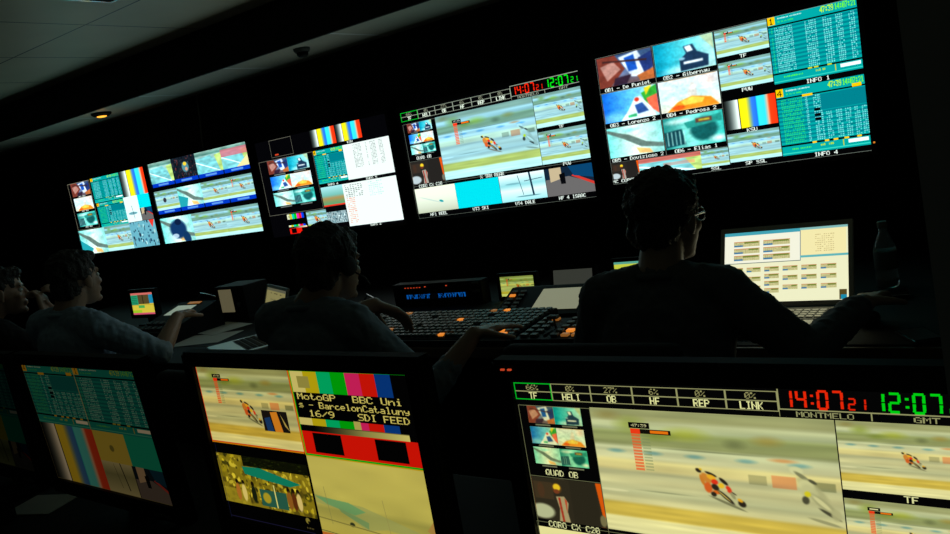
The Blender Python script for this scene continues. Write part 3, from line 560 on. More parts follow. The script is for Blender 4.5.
def monitor(x, y, ztop, w, h, yaw, tilt, sm, label, bz=(.028, .023, .036), depth=.022, led=False):
    t = empty('desk_monitor', (x, y, DZ), label, 'monitor', 'monitors on the near desk', math.radians(yaw))
    T = Matrix.Translation((0, 0, ztop - h - DZ)) @ Matrix.Rotation(math.radians(-tilt), 4, 'X')
    frame_mb(0, w, 0, h, bz, -.006, depth, T, .004).make('housing', M['black'], t)
    MB().box((w * .2, depth, h * .15), (w * .8, depth + .035, h * .75), .012, T=T).make('rear_cover', M['black'], t)
    screen('display', [T @ Vector(v) for v in ((0, .0002, h), (w, .0002, h), (w, .0002, 0), (0, .0002, 0))], sm, t)
    MB().box((w / 2 - .045, depth + .02, .012), (w / 2 + .045, depth + .05, ztop - h * .6 - DZ), .008).make('neck', M['black'], t)
    MB().lathe([(.125, 0), (.125, .006), (.11, .012), (.04, .016), (0.01, .016)], (w / 2, depth + .02, 0.0005), 32).make('stand_base', M['black'], t)
    if led:
        for dx in (0, .01): MB().box((-.01 + dx, -.0085, h + .0125), (-.005 + dx, -.0055, h + .0145), T=T).make('indicator_light', M['red_led'], t)
    for k in range(5): MB().box((w * .84 + k * .012, -.0082, -.024), (w * .84 + k * .012 + .007, -.0055, -.018), .0005, T=T).make('button', M['grey'], t)
    return t
p = mosaic(); p.tint((.97, .95, .70), 1.0); m3 = screen_mat('monitor_picture_mosaic', p, 1.0)
p = scr_quadfeed(); p.tint((.93, .87, .56), 1.12); m2 = screen_mat('monitor_picture_four', p, .88)
p = scr_timing(); g_ = p.a.mean(axis=2, keepdims=True); p.a[...] = p.a * .72 + g_ * .28; p.tint((.95, .82, .66), 1.1); m1 = screen_mat('monitor_picture_timing', p, .17)
p = scr_timing(); p.tint((.7, .7, .6), 1.2); m0 = screen_mat('monitor_picture_dim', p, .02)
monitor(-1.153, .758, H - .2585, .475, .267, -1.7, -.2, m2, 'black desk monitor split in four, with colour bars reading SDI FEED')
monitor(-1.797, .789, H - .267, .475, .267, -2.7, -3.5, m1, 'black desk monitor with dim teal timing tables above soft colour bars')
monitor(-.533, .765, H - .2695, .475, .262, -.6, .1, m3, 'black desk monitor with 14:07 and 12:07 clocks, nearest on the right', bz=(.027, .024, .036), led=True)
monitor(-2.40, .83, H - .275, .475, .267, -3, -2, m0, 'black desk monitor nearly out of frame at the left edge, screen almost dark')

# ------------------------------------------------------------------ front desk and its equipment
t = empty('front_desk', (-2.4, 2.64, 0), 'long dark console desk under the wall screens', 'desk')
MB().box((-3.2, -.56, DZ - .035), (2.9, .60, DZ), .005).make('desktop', M['desk'], t)
MB().box((-3.2, -.80, DZ - .035), (-.12, -.5605, DZ), .005).make('side_desktop', M['desk'], t)
MB().box((-.118, -.575, DZ - .04), (2.9, -.5605, DZ - .004), .003).make('edge_strip', M['edge'], t)
MB().box((-3.15, .1, .05), (2.85, .12, DZ - .0355)).make('modesty_panel', M['black'], t)
for x in (-3.1, -.35, 1.0, 2.8): MB().box((x - .025, -.5, 0), (x + .025, .55, DZ - .0355), .004).make('leg', M['black'], t)

def key(name, m, parent, c, s, T=None, h=.008):
    """one keycap, its mesh shared between keys of a size and material"""
    k = ('key', m.name, s, h)
    if k not in key.cache:
        mb = MB(); mb.box((-s[0] / 2, -s[1] / 2, 0), (s[0] / 2, s[1] / 2, h), .0015, 1); me = bpy.data.meshes.new(name); mb.bm.to_mesh(me); mb.bm.free(); me.materials.append(m); key.cache[k] = me
    o = bpy.data.objects.new(name, key.cache[k]); COL.objects.link(o); o.parent = parent
    o.matrix_local = (T or Matrix()) @ Matrix.Translation(c); return o
key.cache = {}

# vision mixer: low sloping panel with eight rows of keys
mx0, mx1, my0, my1 = -2.45, -1.44, 2.10, 2.42
t = empty('vision_mixer', (mx0, my0, DZ), 'wide sloping production mixer panel with rows of small keys, some glowing amber', 'mixer panel')
W_ = mx1 - mx0; D_ = my1 - my0
MB().prism([(0, .0005), (0, .018), (.01, .022), (D_ - .01, .042), (D_, .038), (D_, .0005)], 0, W_).make('panel_body', M['black'], t)
slope = math.atan2(.02, D_ - .02)
T0 = Matrix.Translation((0, .01, .0222)) @ Matrix.Rotation(slope, 4, 'X')
lit = {(-2.14, 2.42): 'amberdim', (-2.10, 2.41): 'amberdim', (-1.77, 2.29): 'amber', (-2.04, 2.20): 'amberdim', (-2.08, 2.2): 'amberdim', (-1.76, 2.13): 'amber', (-1.56, 2.16): 'amber', (-1.52, 2.14): 'amber', (-1.48, 2.13): 'amber', (-1.69, 2.41): 'amberdim', (-1.64, 2.41): 'amber', (-2.2, 2.44): 'amberdim'}
rows, cols = 9, 34; taken = {}
for (x, y), k in lit.items(): taken[(min(rows - 1, max(0, round((y - my0 - .02) / .0325))), min(cols - 1, max(0, round((x - mx0 - .02) / .0295))))] = k
n = 0; rest = MB()
for r in range(rows):
    for c in range(cols):
        pos = (.02 + c * .0295, .018 + r * .0325, 0)
        if (r, c) in taken: key('button', M[taken[(r, c)]], t, pos, (.022, .017), T0)
        elif r in (3, 6) and c % 9 == 8: continue
        elif n < 88: key('button', M['greyl'], t, pos, (.022, .017), T0); n += 1
        else: rest.box((pos[0] - .011, pos[1] - .01, 0), (pos[0] + .011, pos[1] + .01, .008), T=T0)
tagp(rest.make('button_bank', M['greyl'], t), kind='stuff')
MB().box((.0, -.012, .0005), (W_, -.001, .016), .002).make('front_rail', M['rubber'], t)

# second key panel, to the right
t = empty('transition_panel', (-1.425, 2.09, DZ), 'small square key panel with a lever, right of the wide mixer panel', 'control panel')
MB().prism([(0, .0005), (0, .018), (.2, .034), (.21, .03), (.21, .0005)], 0, .36).make('panel_body', M['black'], t)
T1 = Matrix.Translation((0, 0, .0182)) @ Matrix.Rotation(math.atan2(.016, .2), 4, 'X')
L2 = {(4, 1): 'amberdim', (1, 4): 'amber', (2, 6): 'amber', (3, 6): 'amber', (4, 8): 'amber', (0, 5): 'amberdim', (0, 4): 'amberdim'}
for r in range(5):
    for c in range(9):
        if c in (2,) : continue
        key('button', M[L2.get((r, c), 'greyl')], t, (.025 + c * .038, .03 + r * .038, 0), (.026, .02), T1)
MB().box((.094, .03, .022), (.104, .18, .026)).make('lever_slot', M['rubber'], t)
MB().tube([(.099, .11, .026), (.099, .105, .06)], .004).box((.08, .09, .058), (.118, .115, .07), .004).make('lever', M['grey'], t)

# angled touch panel with keypad
t = empty('touch_panel', (-1.74, 2.445, DZ), 'angled touch panel with a pale screen and a strip of keys', 'touch panel')
MB().prism([(0, .0005), (0, .012), (.16, .083), (.19, .08), (.19, .0005)], 0, .39).make('panel_body', M['black'], t)
T2 = Matrix.Translation((0, .0, .0125)) @ Matrix.Rotation(math.atan2(.071, .16), 4, 'X')
screen('display', [T2 @ Vector(v) for v in ((.155, .155, .0012), (.35, .155, .0012), (.35, .025, .0012), (.155, .025, .0012))], M['lcd'], t)
for r in range(6):
    for c in range(2): key('button', M['amber' if (r, c) == (4, 0) else 'greyl'], t, (.03 + c * .04, .02 + r * .0245, 0), (.026, .014), T2, .006)
MB().lathe([(.009, 0), (.009, .012), (.007, .014)], (.368, .03, .0), 16, T2).make('knob', M['greyl'], t)

def small_screen(name, x0, x1, y, z0, z1, m, label, tilt=8, cat='monitor', bz=.014, base=True):
    w, h = x1 - x0, z1 - z0
    t = empty(name, (x0, y, DZ), label, cat); T = Matrix.Translation((0, 0, z0 - DZ)) @ Matrix.Rotation(math.radians(-tilt), 4, 'X')
    frame_mb(0, w, 0, h, bz, -.004, .028, T, .002).make('housing', M['black'], t)
    screen('display', [T @ Vector(v) for v in ((0, .0025, h), (w, .0025, h), (w, .0025, 0), (0, .0025, 0))], m, t)
    MB().box((w / 2 - .02, .026, .003), (w / 2 + .02, .05, h * .5 + z0 - DZ), .003).make('neck', M['black'], t)
    MB().box((w / 2 - .07, -.01, .0005), (w / 2 + .07, .09, .008), .003).make('stand_base', M['black'], t)
    return t
pr = scr_racesmall(); pr.tint((.9, .95, .5), 1.1); mr = screen_mat('small_race_picture', pr, .85)
s1 = small_screen('preview_monitor', -1.905, -1.735, 2.76, H - .605, H - .52, mr, 'small monitor showing a motorbike race picture, behind the mixer panel', 4)
for dx in (.03, .055): MB().box((dx, -.0065, DZ * 0 + (H - .605 - DZ) - .0105), (dx + .004, -.0042, (H - .605 - DZ) - .0065)).make('indicator_light', M['amberdim'], s1)
small_screen('preview_monitor', -1.685, -1.50, 2.83, H - .585, H - .52, M['lcd2'], 'small grey unlit looking monitor behind the angled touch panel', 12)
py = Pic(320, 240); py.rect(0, 0, 1, 1, C(205, 215, 70)); py.rect(0, 0, 1, .1, C(90, 170, 150)); py.rect(.1, .25, .5, .6, C(160, 180, 60)); py.rect(.6, .3, .9, .5, C(225, 225, 110))

small_screen('preview_monitor', -1.385, -1.225, 2.8, H - .595, H - .498, screen_mat('small_yellow_picture', py, .9), 'small monitor with yellow green picture, partly behind the person in dark shirt', 3)
pc = scr_smallcolour(); small_screen('preview_monitor', -4.285, -4.06, 2.5, H - .555, H - .43, screen_mat('small_colour_picture', pc, .8), 'small monitor with a yellow and teal picture at the left end of the desk', 3, bz=.02)

# rack unit with two rows of blue characters
t = empty('display_unit', (-2.46, 2.70, DZ), 'black rack unit with blue dot characters and small red lights', 'display unit')
MB().box((0, 0, .0005), (.50, .06, .105), .004).make('case', M['black'], t)
screen('display', [(.07, -.0015, .060), (.425, -.0015, .060), (.425, -.0015, .034), (.07, -.0015, .034)], screen_mat('blue_characters', scr_leds(), .55), t)
for k in range(6): MB().box((.075 + k * .017, -.002, .086), (.081 + k * .017, .001, .090)).make('indicator_light', M['red_led'], t)
for x in (.19, .31): MB().box((x, -.002, .088), (x + .008, .001, .092)).make('indicator_light', M['red_led'], t)
for x, z in ((.455, .09), (.455, .055)): MB().box((x, -.006, z), (x + .035, .001, z + .009), .001).make('button', M['grey'], t)

# open silver laptop on the right
t = empty('laptop', (-.86, 2.25, DZ), 'open silver laptop with a bright spreadsheet window, right of the person in dark shirt', 'laptop')
t.rotation_euler = (0, 0, math.radians(-1)); t.location = (-.856, 2.15, DZ)
lw, ld = .392, .265
MB().box((0, 0, .002), (lw, ld, .020), .006).make('base', M['silver'], t)
kb = MB().box((.035, .115, .0195), (lw - .035, .235, .0212), .001).make('keyboard_well', M['greyl'], t)
for r in range(5):
    for c in range(14 if r else 1):
        if r: key('key', M['silver'], kb, (.05 + c * .0225, .142 + (r - 1) * .0235, .0205), (.018, .018), None, .003)
        else: key('key', M['silver'], kb, (lw / 2 - .02, .122, .0205), (.12, .010), None, .003)
MB().box((lw / 2 - .06, .02, .0195), (lw / 2 + .06, .10, .0207), .0005).make('trackpad', M['silver'], t)
TL = Matrix.Translation((0, ld + .002, .022)) @ Matrix.Rotation(math.radians(-24), 4, 'X')
lid = frame_mb(.014, lw - .014, .014, .238, (.014, .016, .014), -.004, .007, TL, .002).make('lid', M['silver'], t)
screen('display', [TL @ Vector(v) for v in ((.014, -.0015, .238), (lw - .014, -.0015, .238), (lw - .014, -.0015, .014), (.014, -.0015, .014))], screen_mat('laptop_picture', scr_laptop().tint((1, .98, .88), 1.35), 1.1), lid)

# second laptop, silver, turned to the operator in the blue shirt
t = empty('laptop', (-3.03, 2.16, DZ), 'open laptop with a yellow document page, left of the person in grey blue shirt', 'laptop')
t.rotation_euler = (0, 0, math.radians(-26)); t.location = (-2.95, 2.01, DZ)
MB().box((0, 0, .002), (.34, .235, .018), .005).make('base', M['silver'], t)
kb = MB().box((.03, .105, .0176), (.31, .215, .0192), .001).make('keyboard_well', M['grey'], t)
for r in range(4):
    for c in range(13): key('key', M['rubber'], kb, (.048 + c * .0203, .118 + r * .0235, .0187), (.0165, .018), None, .003)
TL = Matrix.Translation((0, .238, .02)) @ Matrix.Rotation(math.radians(-20), 4, 'X')
lid = frame_mb(.014, .316, .014, .205, .014, -.004, .007, TL, .002).make('lid', M['silver'], t)
wk = scr_worksheet(); screen('display', [TL @ Vector(v) for v in ((.014, -.0015, .205), (.316, -.0015, .205), (.316, -.0015, .014), (.014, -.0015, .014))], screen_mat('worksheet_picture', wk, .30), lid)

# loudspeaker-like box with a lit strip
t = empty('talkback_box', (-3.54, 2.53, DZ), 'upright black box with a pale lit panel beside the yellow page laptop', 'intercom box')
MB().box((0, 0, .0005), (.235, .16, .185), .006).make('case', M['black'], t)
screen('display', [(.035, -.0015, .17), (.14, -.0015, .17), (.14, -.0015, .05), (.035, -.0015, .05)], M['lcd3'], t)
MB().lathe([(.012, 0), (.012, .012), (.009, .014)], (0, 0, 0), 16, Matrix.Translation((.19, 0, .09)) @ Matrix.Rotation(math.radians(90), 4, 'X')).make('knob', M['grey'], t)

# key station with little LCD near the man in the light blue shirt
t = empty('intercom_station', (-3.72, 2.14, DZ), 'sloping black intercom station with small pale display beside light blue shirted person', 'intercom station')
MB().prism([(0, .0005), (0, .05), (.30, .135), (.32, .13), (.32, .0005)], 0, .31).make('case', M['black'], t)
T3 = Matrix.Translation((0, 0, .0505)) @ Matrix.Rotation(math.atan2(.085, .30), 4, 'X')
screen('display', [T3 @ Vector(v) for v in ((.04, .27, .0015), (.20, .27, .0015), (.20, .17, .0015), (.04, .17, .0015))], M['lcd4'], t)
MB().box((.10, .285, .0005), (.20, .305, .003), T=T3).make('name_strip', M['amberdim'], t)
for r in range(2):
    for c in range(5): key('button', M['grey'], t, (.04 + c * .05, .04 + r * .05, 0), (.03, .028), T3)

o = tagp(MB().box((-.14, -.105, .0006), (.14, .105, .0018)).make('paper_sheet', M['paper']), 'white paper sheet lying in front of the yellow page laptop', 'paper', 'papers on the front desk'); o.location = (-3.22, 2.20, DZ); o.rotation_euler = (0, 0, math.radians(18))
o = tagp(MB().box((-.14, -.105, .0006), (.14, .105, .0018)).make('paper_sheet', M['paper']), 'white paper sheet farther back, overlapping the first one', 'paper', 'papers on the front desk'); o.location = (-3.36, 2.39, DZ + .0015); o.rotation_euler = (0, 0, math.radians(-12))
t = empty('pen', (-3.47, 2.32, DZ), 'dark pen lying on the white papers', 'pen', rz=math.radians(110))
MB().tube([(-.07, 0, .0085), (.05, 0, .0085)], .0055).make('barrel', M['rubber'], t); MB().tube([(.05, 0, .0085), (.068, 0, .0085)], [.005, .001]).make('tip', M['chrome'], t)

def gooseneck(loc, pts, label, tip=True):
    t = empty('gooseneck_microphone', loc, label, 'microphone')
    MB().lathe([(.045, .0005), (.045, .012), (.035, .02), (.01, .022)], (0, 0, 0)).make('stand_base', M['black'], t)
    MB().tube(pts, .005, 8).make('stem', M['chrome'], t, True)
    a, b = Vector(pts[-2]), Vector(pts[-1]); d = (b - a).normalized()
    MB().tube([b - d * .005, b, b + d * .035, b + d * .042], [.006, .011, .011, .005], 12).make('capsule', M['rubber'], t, True)
gooseneck((-2.55, 2.58, DZ), [(0, 0, .02), (.02, 0, .07), (.05, -.01, .095), (.10, -.02, .075), (.15, -.02, .045)], 'thin metal gooseneck microphone bent over the left end of the mixer panel')
gooseneck((-4.02, 2.72, DZ), [(0, 0, .02), (.03, 0, .09), (.09, 0, .125), (.2, -.02, .115), (.29, -.02, .09)], 'thin curved gooseneck microphone behind the sloping intercom station')

# plastic water bottle at the right
t = empty('water_bottle', (-.415, 2.72, DZ), 'clear plastic water bottle standing behind the laptop corner', 'bottle')
MB().lathe([(.028, .001), (.033, .006), (.033, .05), (.031, .055), (.033, .06), (.033, .12), (.030, .135), (.018, .165), (.0125, .175), (.0125, .19)], (0, 0, 0), 28).make('body', M['water'], t, True)
MB().lathe([(.0335, .06), (.0338, .061), (.0338, .115), (.0335, .116)], (0, 0, 0), 28).make('paper_band', M['grey'], t, True)
MB().lathe([(.015, .188), (.015, .206), (.013, .208)], (0, 0, 0), 24).make('cap', M['greyl'], t)
t = empty('computer_mouse', (-.405, 2.285, DZ), 'dark computer mouse under the right hand beside the laptop', 'mouse')
MB().ell((0, 0, .012), (.030, .052, .020)).make('shell', M['gloss'], t, True); MB().tube([(0, .028, .030), (0, .038, .026)], .004).make('scroll_wheel', M['grey'], t)
t = empty('smartphone', (-.27, 2.14, DZ), 'black phone lying near the desk edge at the far right', 'phone', rz=.5)
MB().box((-.035, -.06, .001), (.035, .06, .010), .003).make('body', M['gloss'], t); MB().box((-.03, -.05, .0098), (.03, .05, .0105)).make('display', M['rubber'], t)
t = empty('eyeglasses_case', (-.40, 2.56, DZ), 'small glossy case with metal rim behind the mouse hand', 'case', rz=.2)
MB().box((-.06, -.025, .001), (.06, .025, .022), .008, 3).make('case_body', M['gloss'], t, True); MB().box((-.061, -.026, .012), (.061, .026, .014), .001).make('metal_rim', M['chrome'], t)

# ------------------------------------------------------------------ ceiling things and the hanging cable
t = empty('downlight', (-4.85, 2.93, H + .68), 'small orange lit lamp under the ceiling step at the left', 'lamp')
MB().lathe([(.062, -.001), (.062, -.010), (.045, -.022), (.045, -.0015)], (0, 0, 0), 28).make('housing', M['black'], t)
MB().lathe([(.030, -.0215), (.030, -.025), (.022, -.028), (.005, -.029)], (0, 0, 0), 28).make('lamp_glass', M['lamp'], t)
l = bpy.data.lights.new('downlight_glow', 'POINT'); l.energy = .05; l.color = (1, .5, .12); l.shadow_soft_size = .03; lo = bpy.data.objects.new('downlight_glow', l); COL.objects.link(lo); lo.location = (0, 0, -.06); lo.parent = t
t = empty('smoke_detector', (-2.98, 2.94, H + .68), 'dark dome detector under the ceiling step', 'detector')
MB().lathe([(.042, -.001), (.042, -.010), (.036, -.02), (.01, -.0205)], (0, 0, 0), 32).make('mounting_ring', M['grey'], t)
MB().lathe([(.030, -.0205), (.028, -.034), (.02, -.042), (.004, -.045)], (0, 0, 0), 32).make('dome', M['black'], t, True)
t = empty('ceiling_light', (-2.796, 1.905, H + .90), 'unlit louvred ceiling light in a bright metal frame at the top left', 'ceiling light')
frame_mb(-.29, .29, -.115, .115, .014, 0, .016, Matrix.Translation((0, 0, -.017)) @ Matrix.Rotation(math.radians(90), 4, 'X') @ Matrix.Identity(4), .0) .make('frame', M['chrome'], t)
MB().box((-.289, -.114, -.0150), (.289, .114, -.0132)).make('dark_backing', M['rubber'], t)  # black plate added over the chrome back to darken the inside of the frame
for k in range(11): MB().box((-.275 + k * .05, -.113, -.0168), (-.271 + k * .05, .113, -.0150)).make('louvre', M['black'], t)
cpts = [(-4.27, 3.235, H + .675), (-4.27, 3.23, H + .6), (-4.275, 3.225, H + .5), (-4.29, 3.22, H + .4), (-4.30, 3.225, H + .36), (-4.30, 3.23, H + .3)]
tagp(MB().tube(cpts, .004, 8).make('cable', M['greyl'], None, True), 'thin pale cable hanging from the ceiling step above the second wall screen', 'cable')

# ------------------------------------------------------------------ things on the near desk, low left
t = empty('desk_phone', (-2.0, .62, DZ), 'dark desk phone with a yellow lit ring key at the lower left', 'phone', rz=.2)
MB().prism([(-.09, .0005), (-.09, .02), (.09, .055), (.10, .05), (.10, .0005)], -.10, .10).make('base', M['black'], t)
T4 = Matrix.Translation((0, -.09, .0205)) @ Matrix.Rotation(math.atan2(.035, .18), 4, 'X')
for r in range(4):
    for c in range(3): key('button', M['grey'], t, (.0 + c * .03, .03 + r * .028, 0), (.02, .016), T4)
MB().tube([(-.07, .01, .025), (-.075, .09, .034), (-.07, .17, .025)], [.02, .013, .02], 14, T4).make('handset', M['rubber'], t, True)
o = tagp(MB().box((-.07, -.05, .0006), (.07, .05, .002)).make('note_card', M['paper']), 'pale folded card on the near desk under the timing monitor', 'card'); o.location = (-1.93, .80, DZ); o.rotation_euler = (0, 0, .3)

#PEOPLE

# ------------------------------------------------------------------ people
from mathutils import noise as mnoise
def cap(mb, a, b, ra, rb, seg=14):
    a, b = Vector(a), Vector(b); d = b - a; L = d.length
    if L < 1e-5: return mb.ell(a, (ra, ra, ra), seg=seg)
    d /= L; pts, rs = [], []
    for k in range(5): t = math.pi / 2 * k / 4; pts.append(a - d * ra * math.cos(t)); rs.append(max(.0008, ra * math.sin(t)))
    for k in range(5): t = math.pi / 2 * (1 - k / 4); pts.append(b + d * rb * math.cos(t)); rs.append(max(.0008, rb * math.sin(t)))
    return mb.tube(pts, rs, seg)
def chain(mb, pts, rs):
    for (a, b), (ra, rb) in zip(zip(pts, pts[1:]), zip(rs, rs[1:])): cap(mb, a, b, ra, rb)
def solid(mb, name, m, parent, vox=.006, smooth=4, clump=0, seed=0, cut=None):
    """union of the pieces as one continuous skin"""
    me = bpy.data.meshes.new('tmp'); mb.bm.to_mesh(me); mb.bm.free(); o = bpy.data.objects.new('tmp', me); COL.objects.link(o)
    r = o.modifiers.new('r', 'REMESH'); r.mode = 'VOXEL'; r.voxel_size = vox
    if smooth: q = o.modifiers.new('s', 'SMOOTH'); q.iterations = smooth; q.factor = .5
    dg = bpy.context.evaluated_depsgraph_get(); n = bpy.data.meshes.new_from_object(o.evaluated_get(dg)); bpy.data.objects.remove(o); bpy.data.meshes.remove(me)
    if clump:
        cnt = len(n.vertices); co = np.empty(cnt * 3, np.float32); nr = np.empty(cnt * 3, np.float32); n.vertices.foreach_get('co', co); n.vertex_normals.foreach_get('vector', nr)
        co = co.reshape(-1, 3); nr = nr.reshape(-1, 3)
        w = np.array([mnoise.noise((x * 45 + seed, y * 45, z * 22)) + .5 * mnoise.noise((x * 110, y * 110, z * 110)) for x, y, z in co.tolist()], np.float32)
        n.vertices.foreach_set('co', (co + nr * (w * clump)[:, None]).ravel()); n.update()
    n.name = name; n.materials.clear()
    for p_ in n.polygons: p_.use_smooth = True
    return link(name, n, m, parent)
def hand(mb, wrist, d, nrm, side, curl=.5, s=1.0):
    """palm, four fingers and a thumb; d points along the fingers, nrm out of the back of the hand, side +1 puts the thumb on the left of d"""
    wrist, d, nrm = Vector(wrist), Vector(d).normalized(), Vector(nrm).normalized(); nrm = (nrm - d * nrm.dot(d)).normalized(); lat = nrm.cross(d) * side
    for k, o in enumerate((.026, .009, -.009, -.026)):
        cap(mb, wrist + lat * o * .55 * s, wrist + d * .082 * s + lat * o * s, .015 * s, .0125 * s, 10)
        L = (.040, .045, .042, .033)[k] * s; p = wrist + d * .085 * s + lat * o * 1.08 * s; a = curl * .5; r = .0092 * s
        for j in range(3):
            dd = (d * math.cos(a) - nrm * math.sin(a)).normalized(); q = p + dd * L * (1, .68, .5)[j]; cap(mb, p, q, r, r * .92, 8); p = q; r *= .92; a += curl * .75
    p = wrist + d * .022 * s + lat * .022 * s; dd = (d * .55 + lat * .75 - nrm * .25).normalized()
    q = p + dd * .045 * s; cap(mb, p, q, .0145 * s, .011 * s, 10); dd = (d * .9 + lat * .35 - nrm * .35).normalized(); r_ = q + dd * .032 * s; cap(mb, q, r_, .011 * s, .0095 * s, 8); cap(mb, r_, r_ + dd * .022 * s, .0095 * s, .008 * s, 8)

def person(label, head, hyaw, hpitch, chest, sh, hips, arms, shirt, skin, sleeve=1.0, hair=1.0, extras=(), hroll=0):
    """head centre, chest centre, shoulder joints (l, r), hip centre, arms = ((elbow, wrist, hand dir, hand normal, curl), ...)"""
    hx, hy, hz = hips; t = empty('person', (hx, hy, 0), label, 'person', None); t.location = (hx, hy, 0)
    O = Vector((hx, hy, 0)); P = lambda v: Vector(v) - O
    R = Matrix.Rotation(hyaw, 4, 'Z') @ Matrix.Rotation(hpitch, 4, 'X') @ Matrix.Rotation(hroll, 4, 'Y'); HT = Matrix.Translation(P(head)) @ R
    hd = MB()
    hd.ell((0, -.012, .03), (.074, .094, .086)); hd.ell((0, .028, -.03), (.061, .060, .083)); hd.ell((0, .036, -.078), (.047, .044, .036)); hd.ell((0, .076, -.097), (.019, .017, .016))
    cap(hd, (0, .086, .008), (0, .103, -.026), .008, .011); hd.ell((.012, .098, -.031), (.008, .010, .007)); hd.ell((-.012, .098, -.031), (.008, .010, .007))
    cap(hd, (-.036, .074, .024), (.036, .074, .024), .012, .012); hd.ell((.040, .056, -.022), (.021, .022, .020)); hd.ell((-.040, .056, -.022), (.021, .022, .020))
    hd.ell((0, .088, -.055), (.023, .010, .0055)); hd.ell((0, .087, -.067), (.020, .010, .0065))
    for sx in (-1, 1): hd.ell((sx * .078, -.006, -.008), (.009, .019, .032), rot=Matrix.Rotation(sx * -.35, 3, 'Z')); hd.ell((sx * .077, .0, -.034), (.007, .010, .011))
    bmesh.ops.transform(hd.bm, matrix=HT, verts=hd.bm.verts)
    b = hd
    ch = P(chest); sl, sr = P(sh[0]), P(sh[1]); hp = P((hx, hy, hz)); up = (sl + sr) / 2; nb = up + Vector((0, -.005, .045)); ax = (sr - sl).normalized()
    yaw = math.atan2(ax.y, ax.x); RZ = Matrix.Rotation(yaw, 3, 'Z')
    cap(b, HT @ Vector((0, -.026, -.05)), nb, .054, .060)
    def torso(mb, g):
        cap(mb, up + Vector((0, 0, .03)) - ax * .05, sl + Vector((0, 0, .012)), .055 + g, .052 + g); cap(mb, up + Vector((0, 0, .03)) + ax * .05, sr + Vector((0, 0, .012)), .055 + g, .052 + g)
        mb.ell(ch, (.165 + g, .112 + g, .185 + g), rot=RZ); mb.ell((ch + hp) / 2 + Vector((0, 0, .01)), (.150 + g, .112 + g, .20 + g), rot=RZ); mb.ell(up - Vector((0, 0, .06)), (.175 + g, .098 + g, .10 + g), rot=RZ)
        mb.ell(hp + Vector((0, 0, .04)), (.160 + g, .13 + g, .12 + g), rot=RZ)
    torso(b, 0); thighs = []
    for k, s0 in enumerate((sl, sr)):
        el, wr, hdir, hn, cu = arms[k]; el, wr = P(el), P(wr)
        chain(b, [s0, s0.lerp(el, .5), el], [.050, .046, .039]); chain(b, [el, el.lerp(wr, .35), wr], [.040, .039, .026])
        hand(b, wr, hdir, hn, 1 if k == 0 else -1, cu)
        sg = -1 if k == 0 else 1; th = [hp + ax * sg * .085, hp + ax * sg * .12 + Vector((0, .40, .01))]; kn = th[1]; an = Vector((kn.x, kn.y + .02, .09)); thighs.append((th, an))
        chain(b, th, [.08, .056]); chain(b, [kn, kn.lerp(an, .35), an], [.055, .056, .036]); cap(b, an - Vector((0, .02, .045)), an + Vector((0, .14, -.06)), .033, .026)
    body = solid(b, 'body', M[skin], t, .0055, 3)
    # clothing
    c = MB(); torso(c, .012); cap(c, nb - Vector((0, 0, .035)), nb + Vector((0, .0, -.008)), .078, .068)
    for k, s0 in enumerate((sl, sr)):
        el, wr = P(arms[k][0]), P(arms[k][1]); cut = el.lerp(wr, sleeve) if sleeve >= 0 else s0.lerp(el, 1 + sleeve); mid = s0.lerp(el, .5)
        cap(c, s0, mid, .066, .060)
        if sleeve >= 0: cap(c, mid, el, .060, .048); chain(c, [el, el.lerp(cut, .5), cut], [.048, .045, .040])
        else: cap(c, mid, cut, .060, .058)
    solid(c, 'shirt', M[shirt], t, .007, 5, clump=.005, seed=hx * 7)
    c = MB()
    pts = [nb + Vector((.060 * math.cos(a), .060 * math.sin(a) + .002, .012 - .012 * math.sin(a))) for a in [2 * math.pi * k / 16 for k in range(17)]]
    c.tube(pts, .011, 8); solid(c, 'collar', M[shirt], t, .004, 2)
    c = MB(); c.ell(hp + Vector((0, 0, .02)), (.175, .145, .12), rot=RZ)
    for th, an in thighs: chain(c, th, [.094, .070]); chain(c, [th[1], th[1].lerp(an, .35), an], [.068, .068, .052])
    solid(c, 'trousers', M['trousers'], t, .009, 4)
    for th, an in thighs:
        c = MB(); cap(c, an - Vector((0, .035, .045)), an + Vector((0, .16, -.052)), .040, .034); c.box(an + Vector((-.04, -.07, -.0895)), an + Vector((.04, .19, -.068)), .01); solid(c, 'shoe', M['black'], t, .006, 2)
    # hair, eyes
    h = MB(); g = hair
    h.ell((0, -.020, .045), (.083 * g, .098 * g, .086 * g)); h.ell((0, -.055, -.015), (.066 * g, .060, .070)); h.ell((0, .035, .085), (.060, .058, .034 * g))
    for sx in (-1, 1): h.ell((sx * .070, -.012, .030), (.016, .036, .036))
    bmesh.ops.transform(h.bm, matrix=HT, verts=h.bm.verts); solid(h, 'hair', M['hair'], t, .005, 2, clump=.010, seed=hy * 9)
    for sx in (-1, 1):
        MB().ell(HT @ Vector((sx * .031, .0735, .002)), (.011, .011, .011), seg=14).make('eye', M['eye'], body, True)
        e = MB(); cap(e, HT @ Vector((sx * .018, .087, .022)), HT @ Vector((sx * .046, .078, .024)), .004, .003); e.make('eyebrow', M['hair'], body, True)
    for ex in extras: ex(t, HT)
    return t
M['eye'] = mat('eye', (.55, .52, .48), .2)
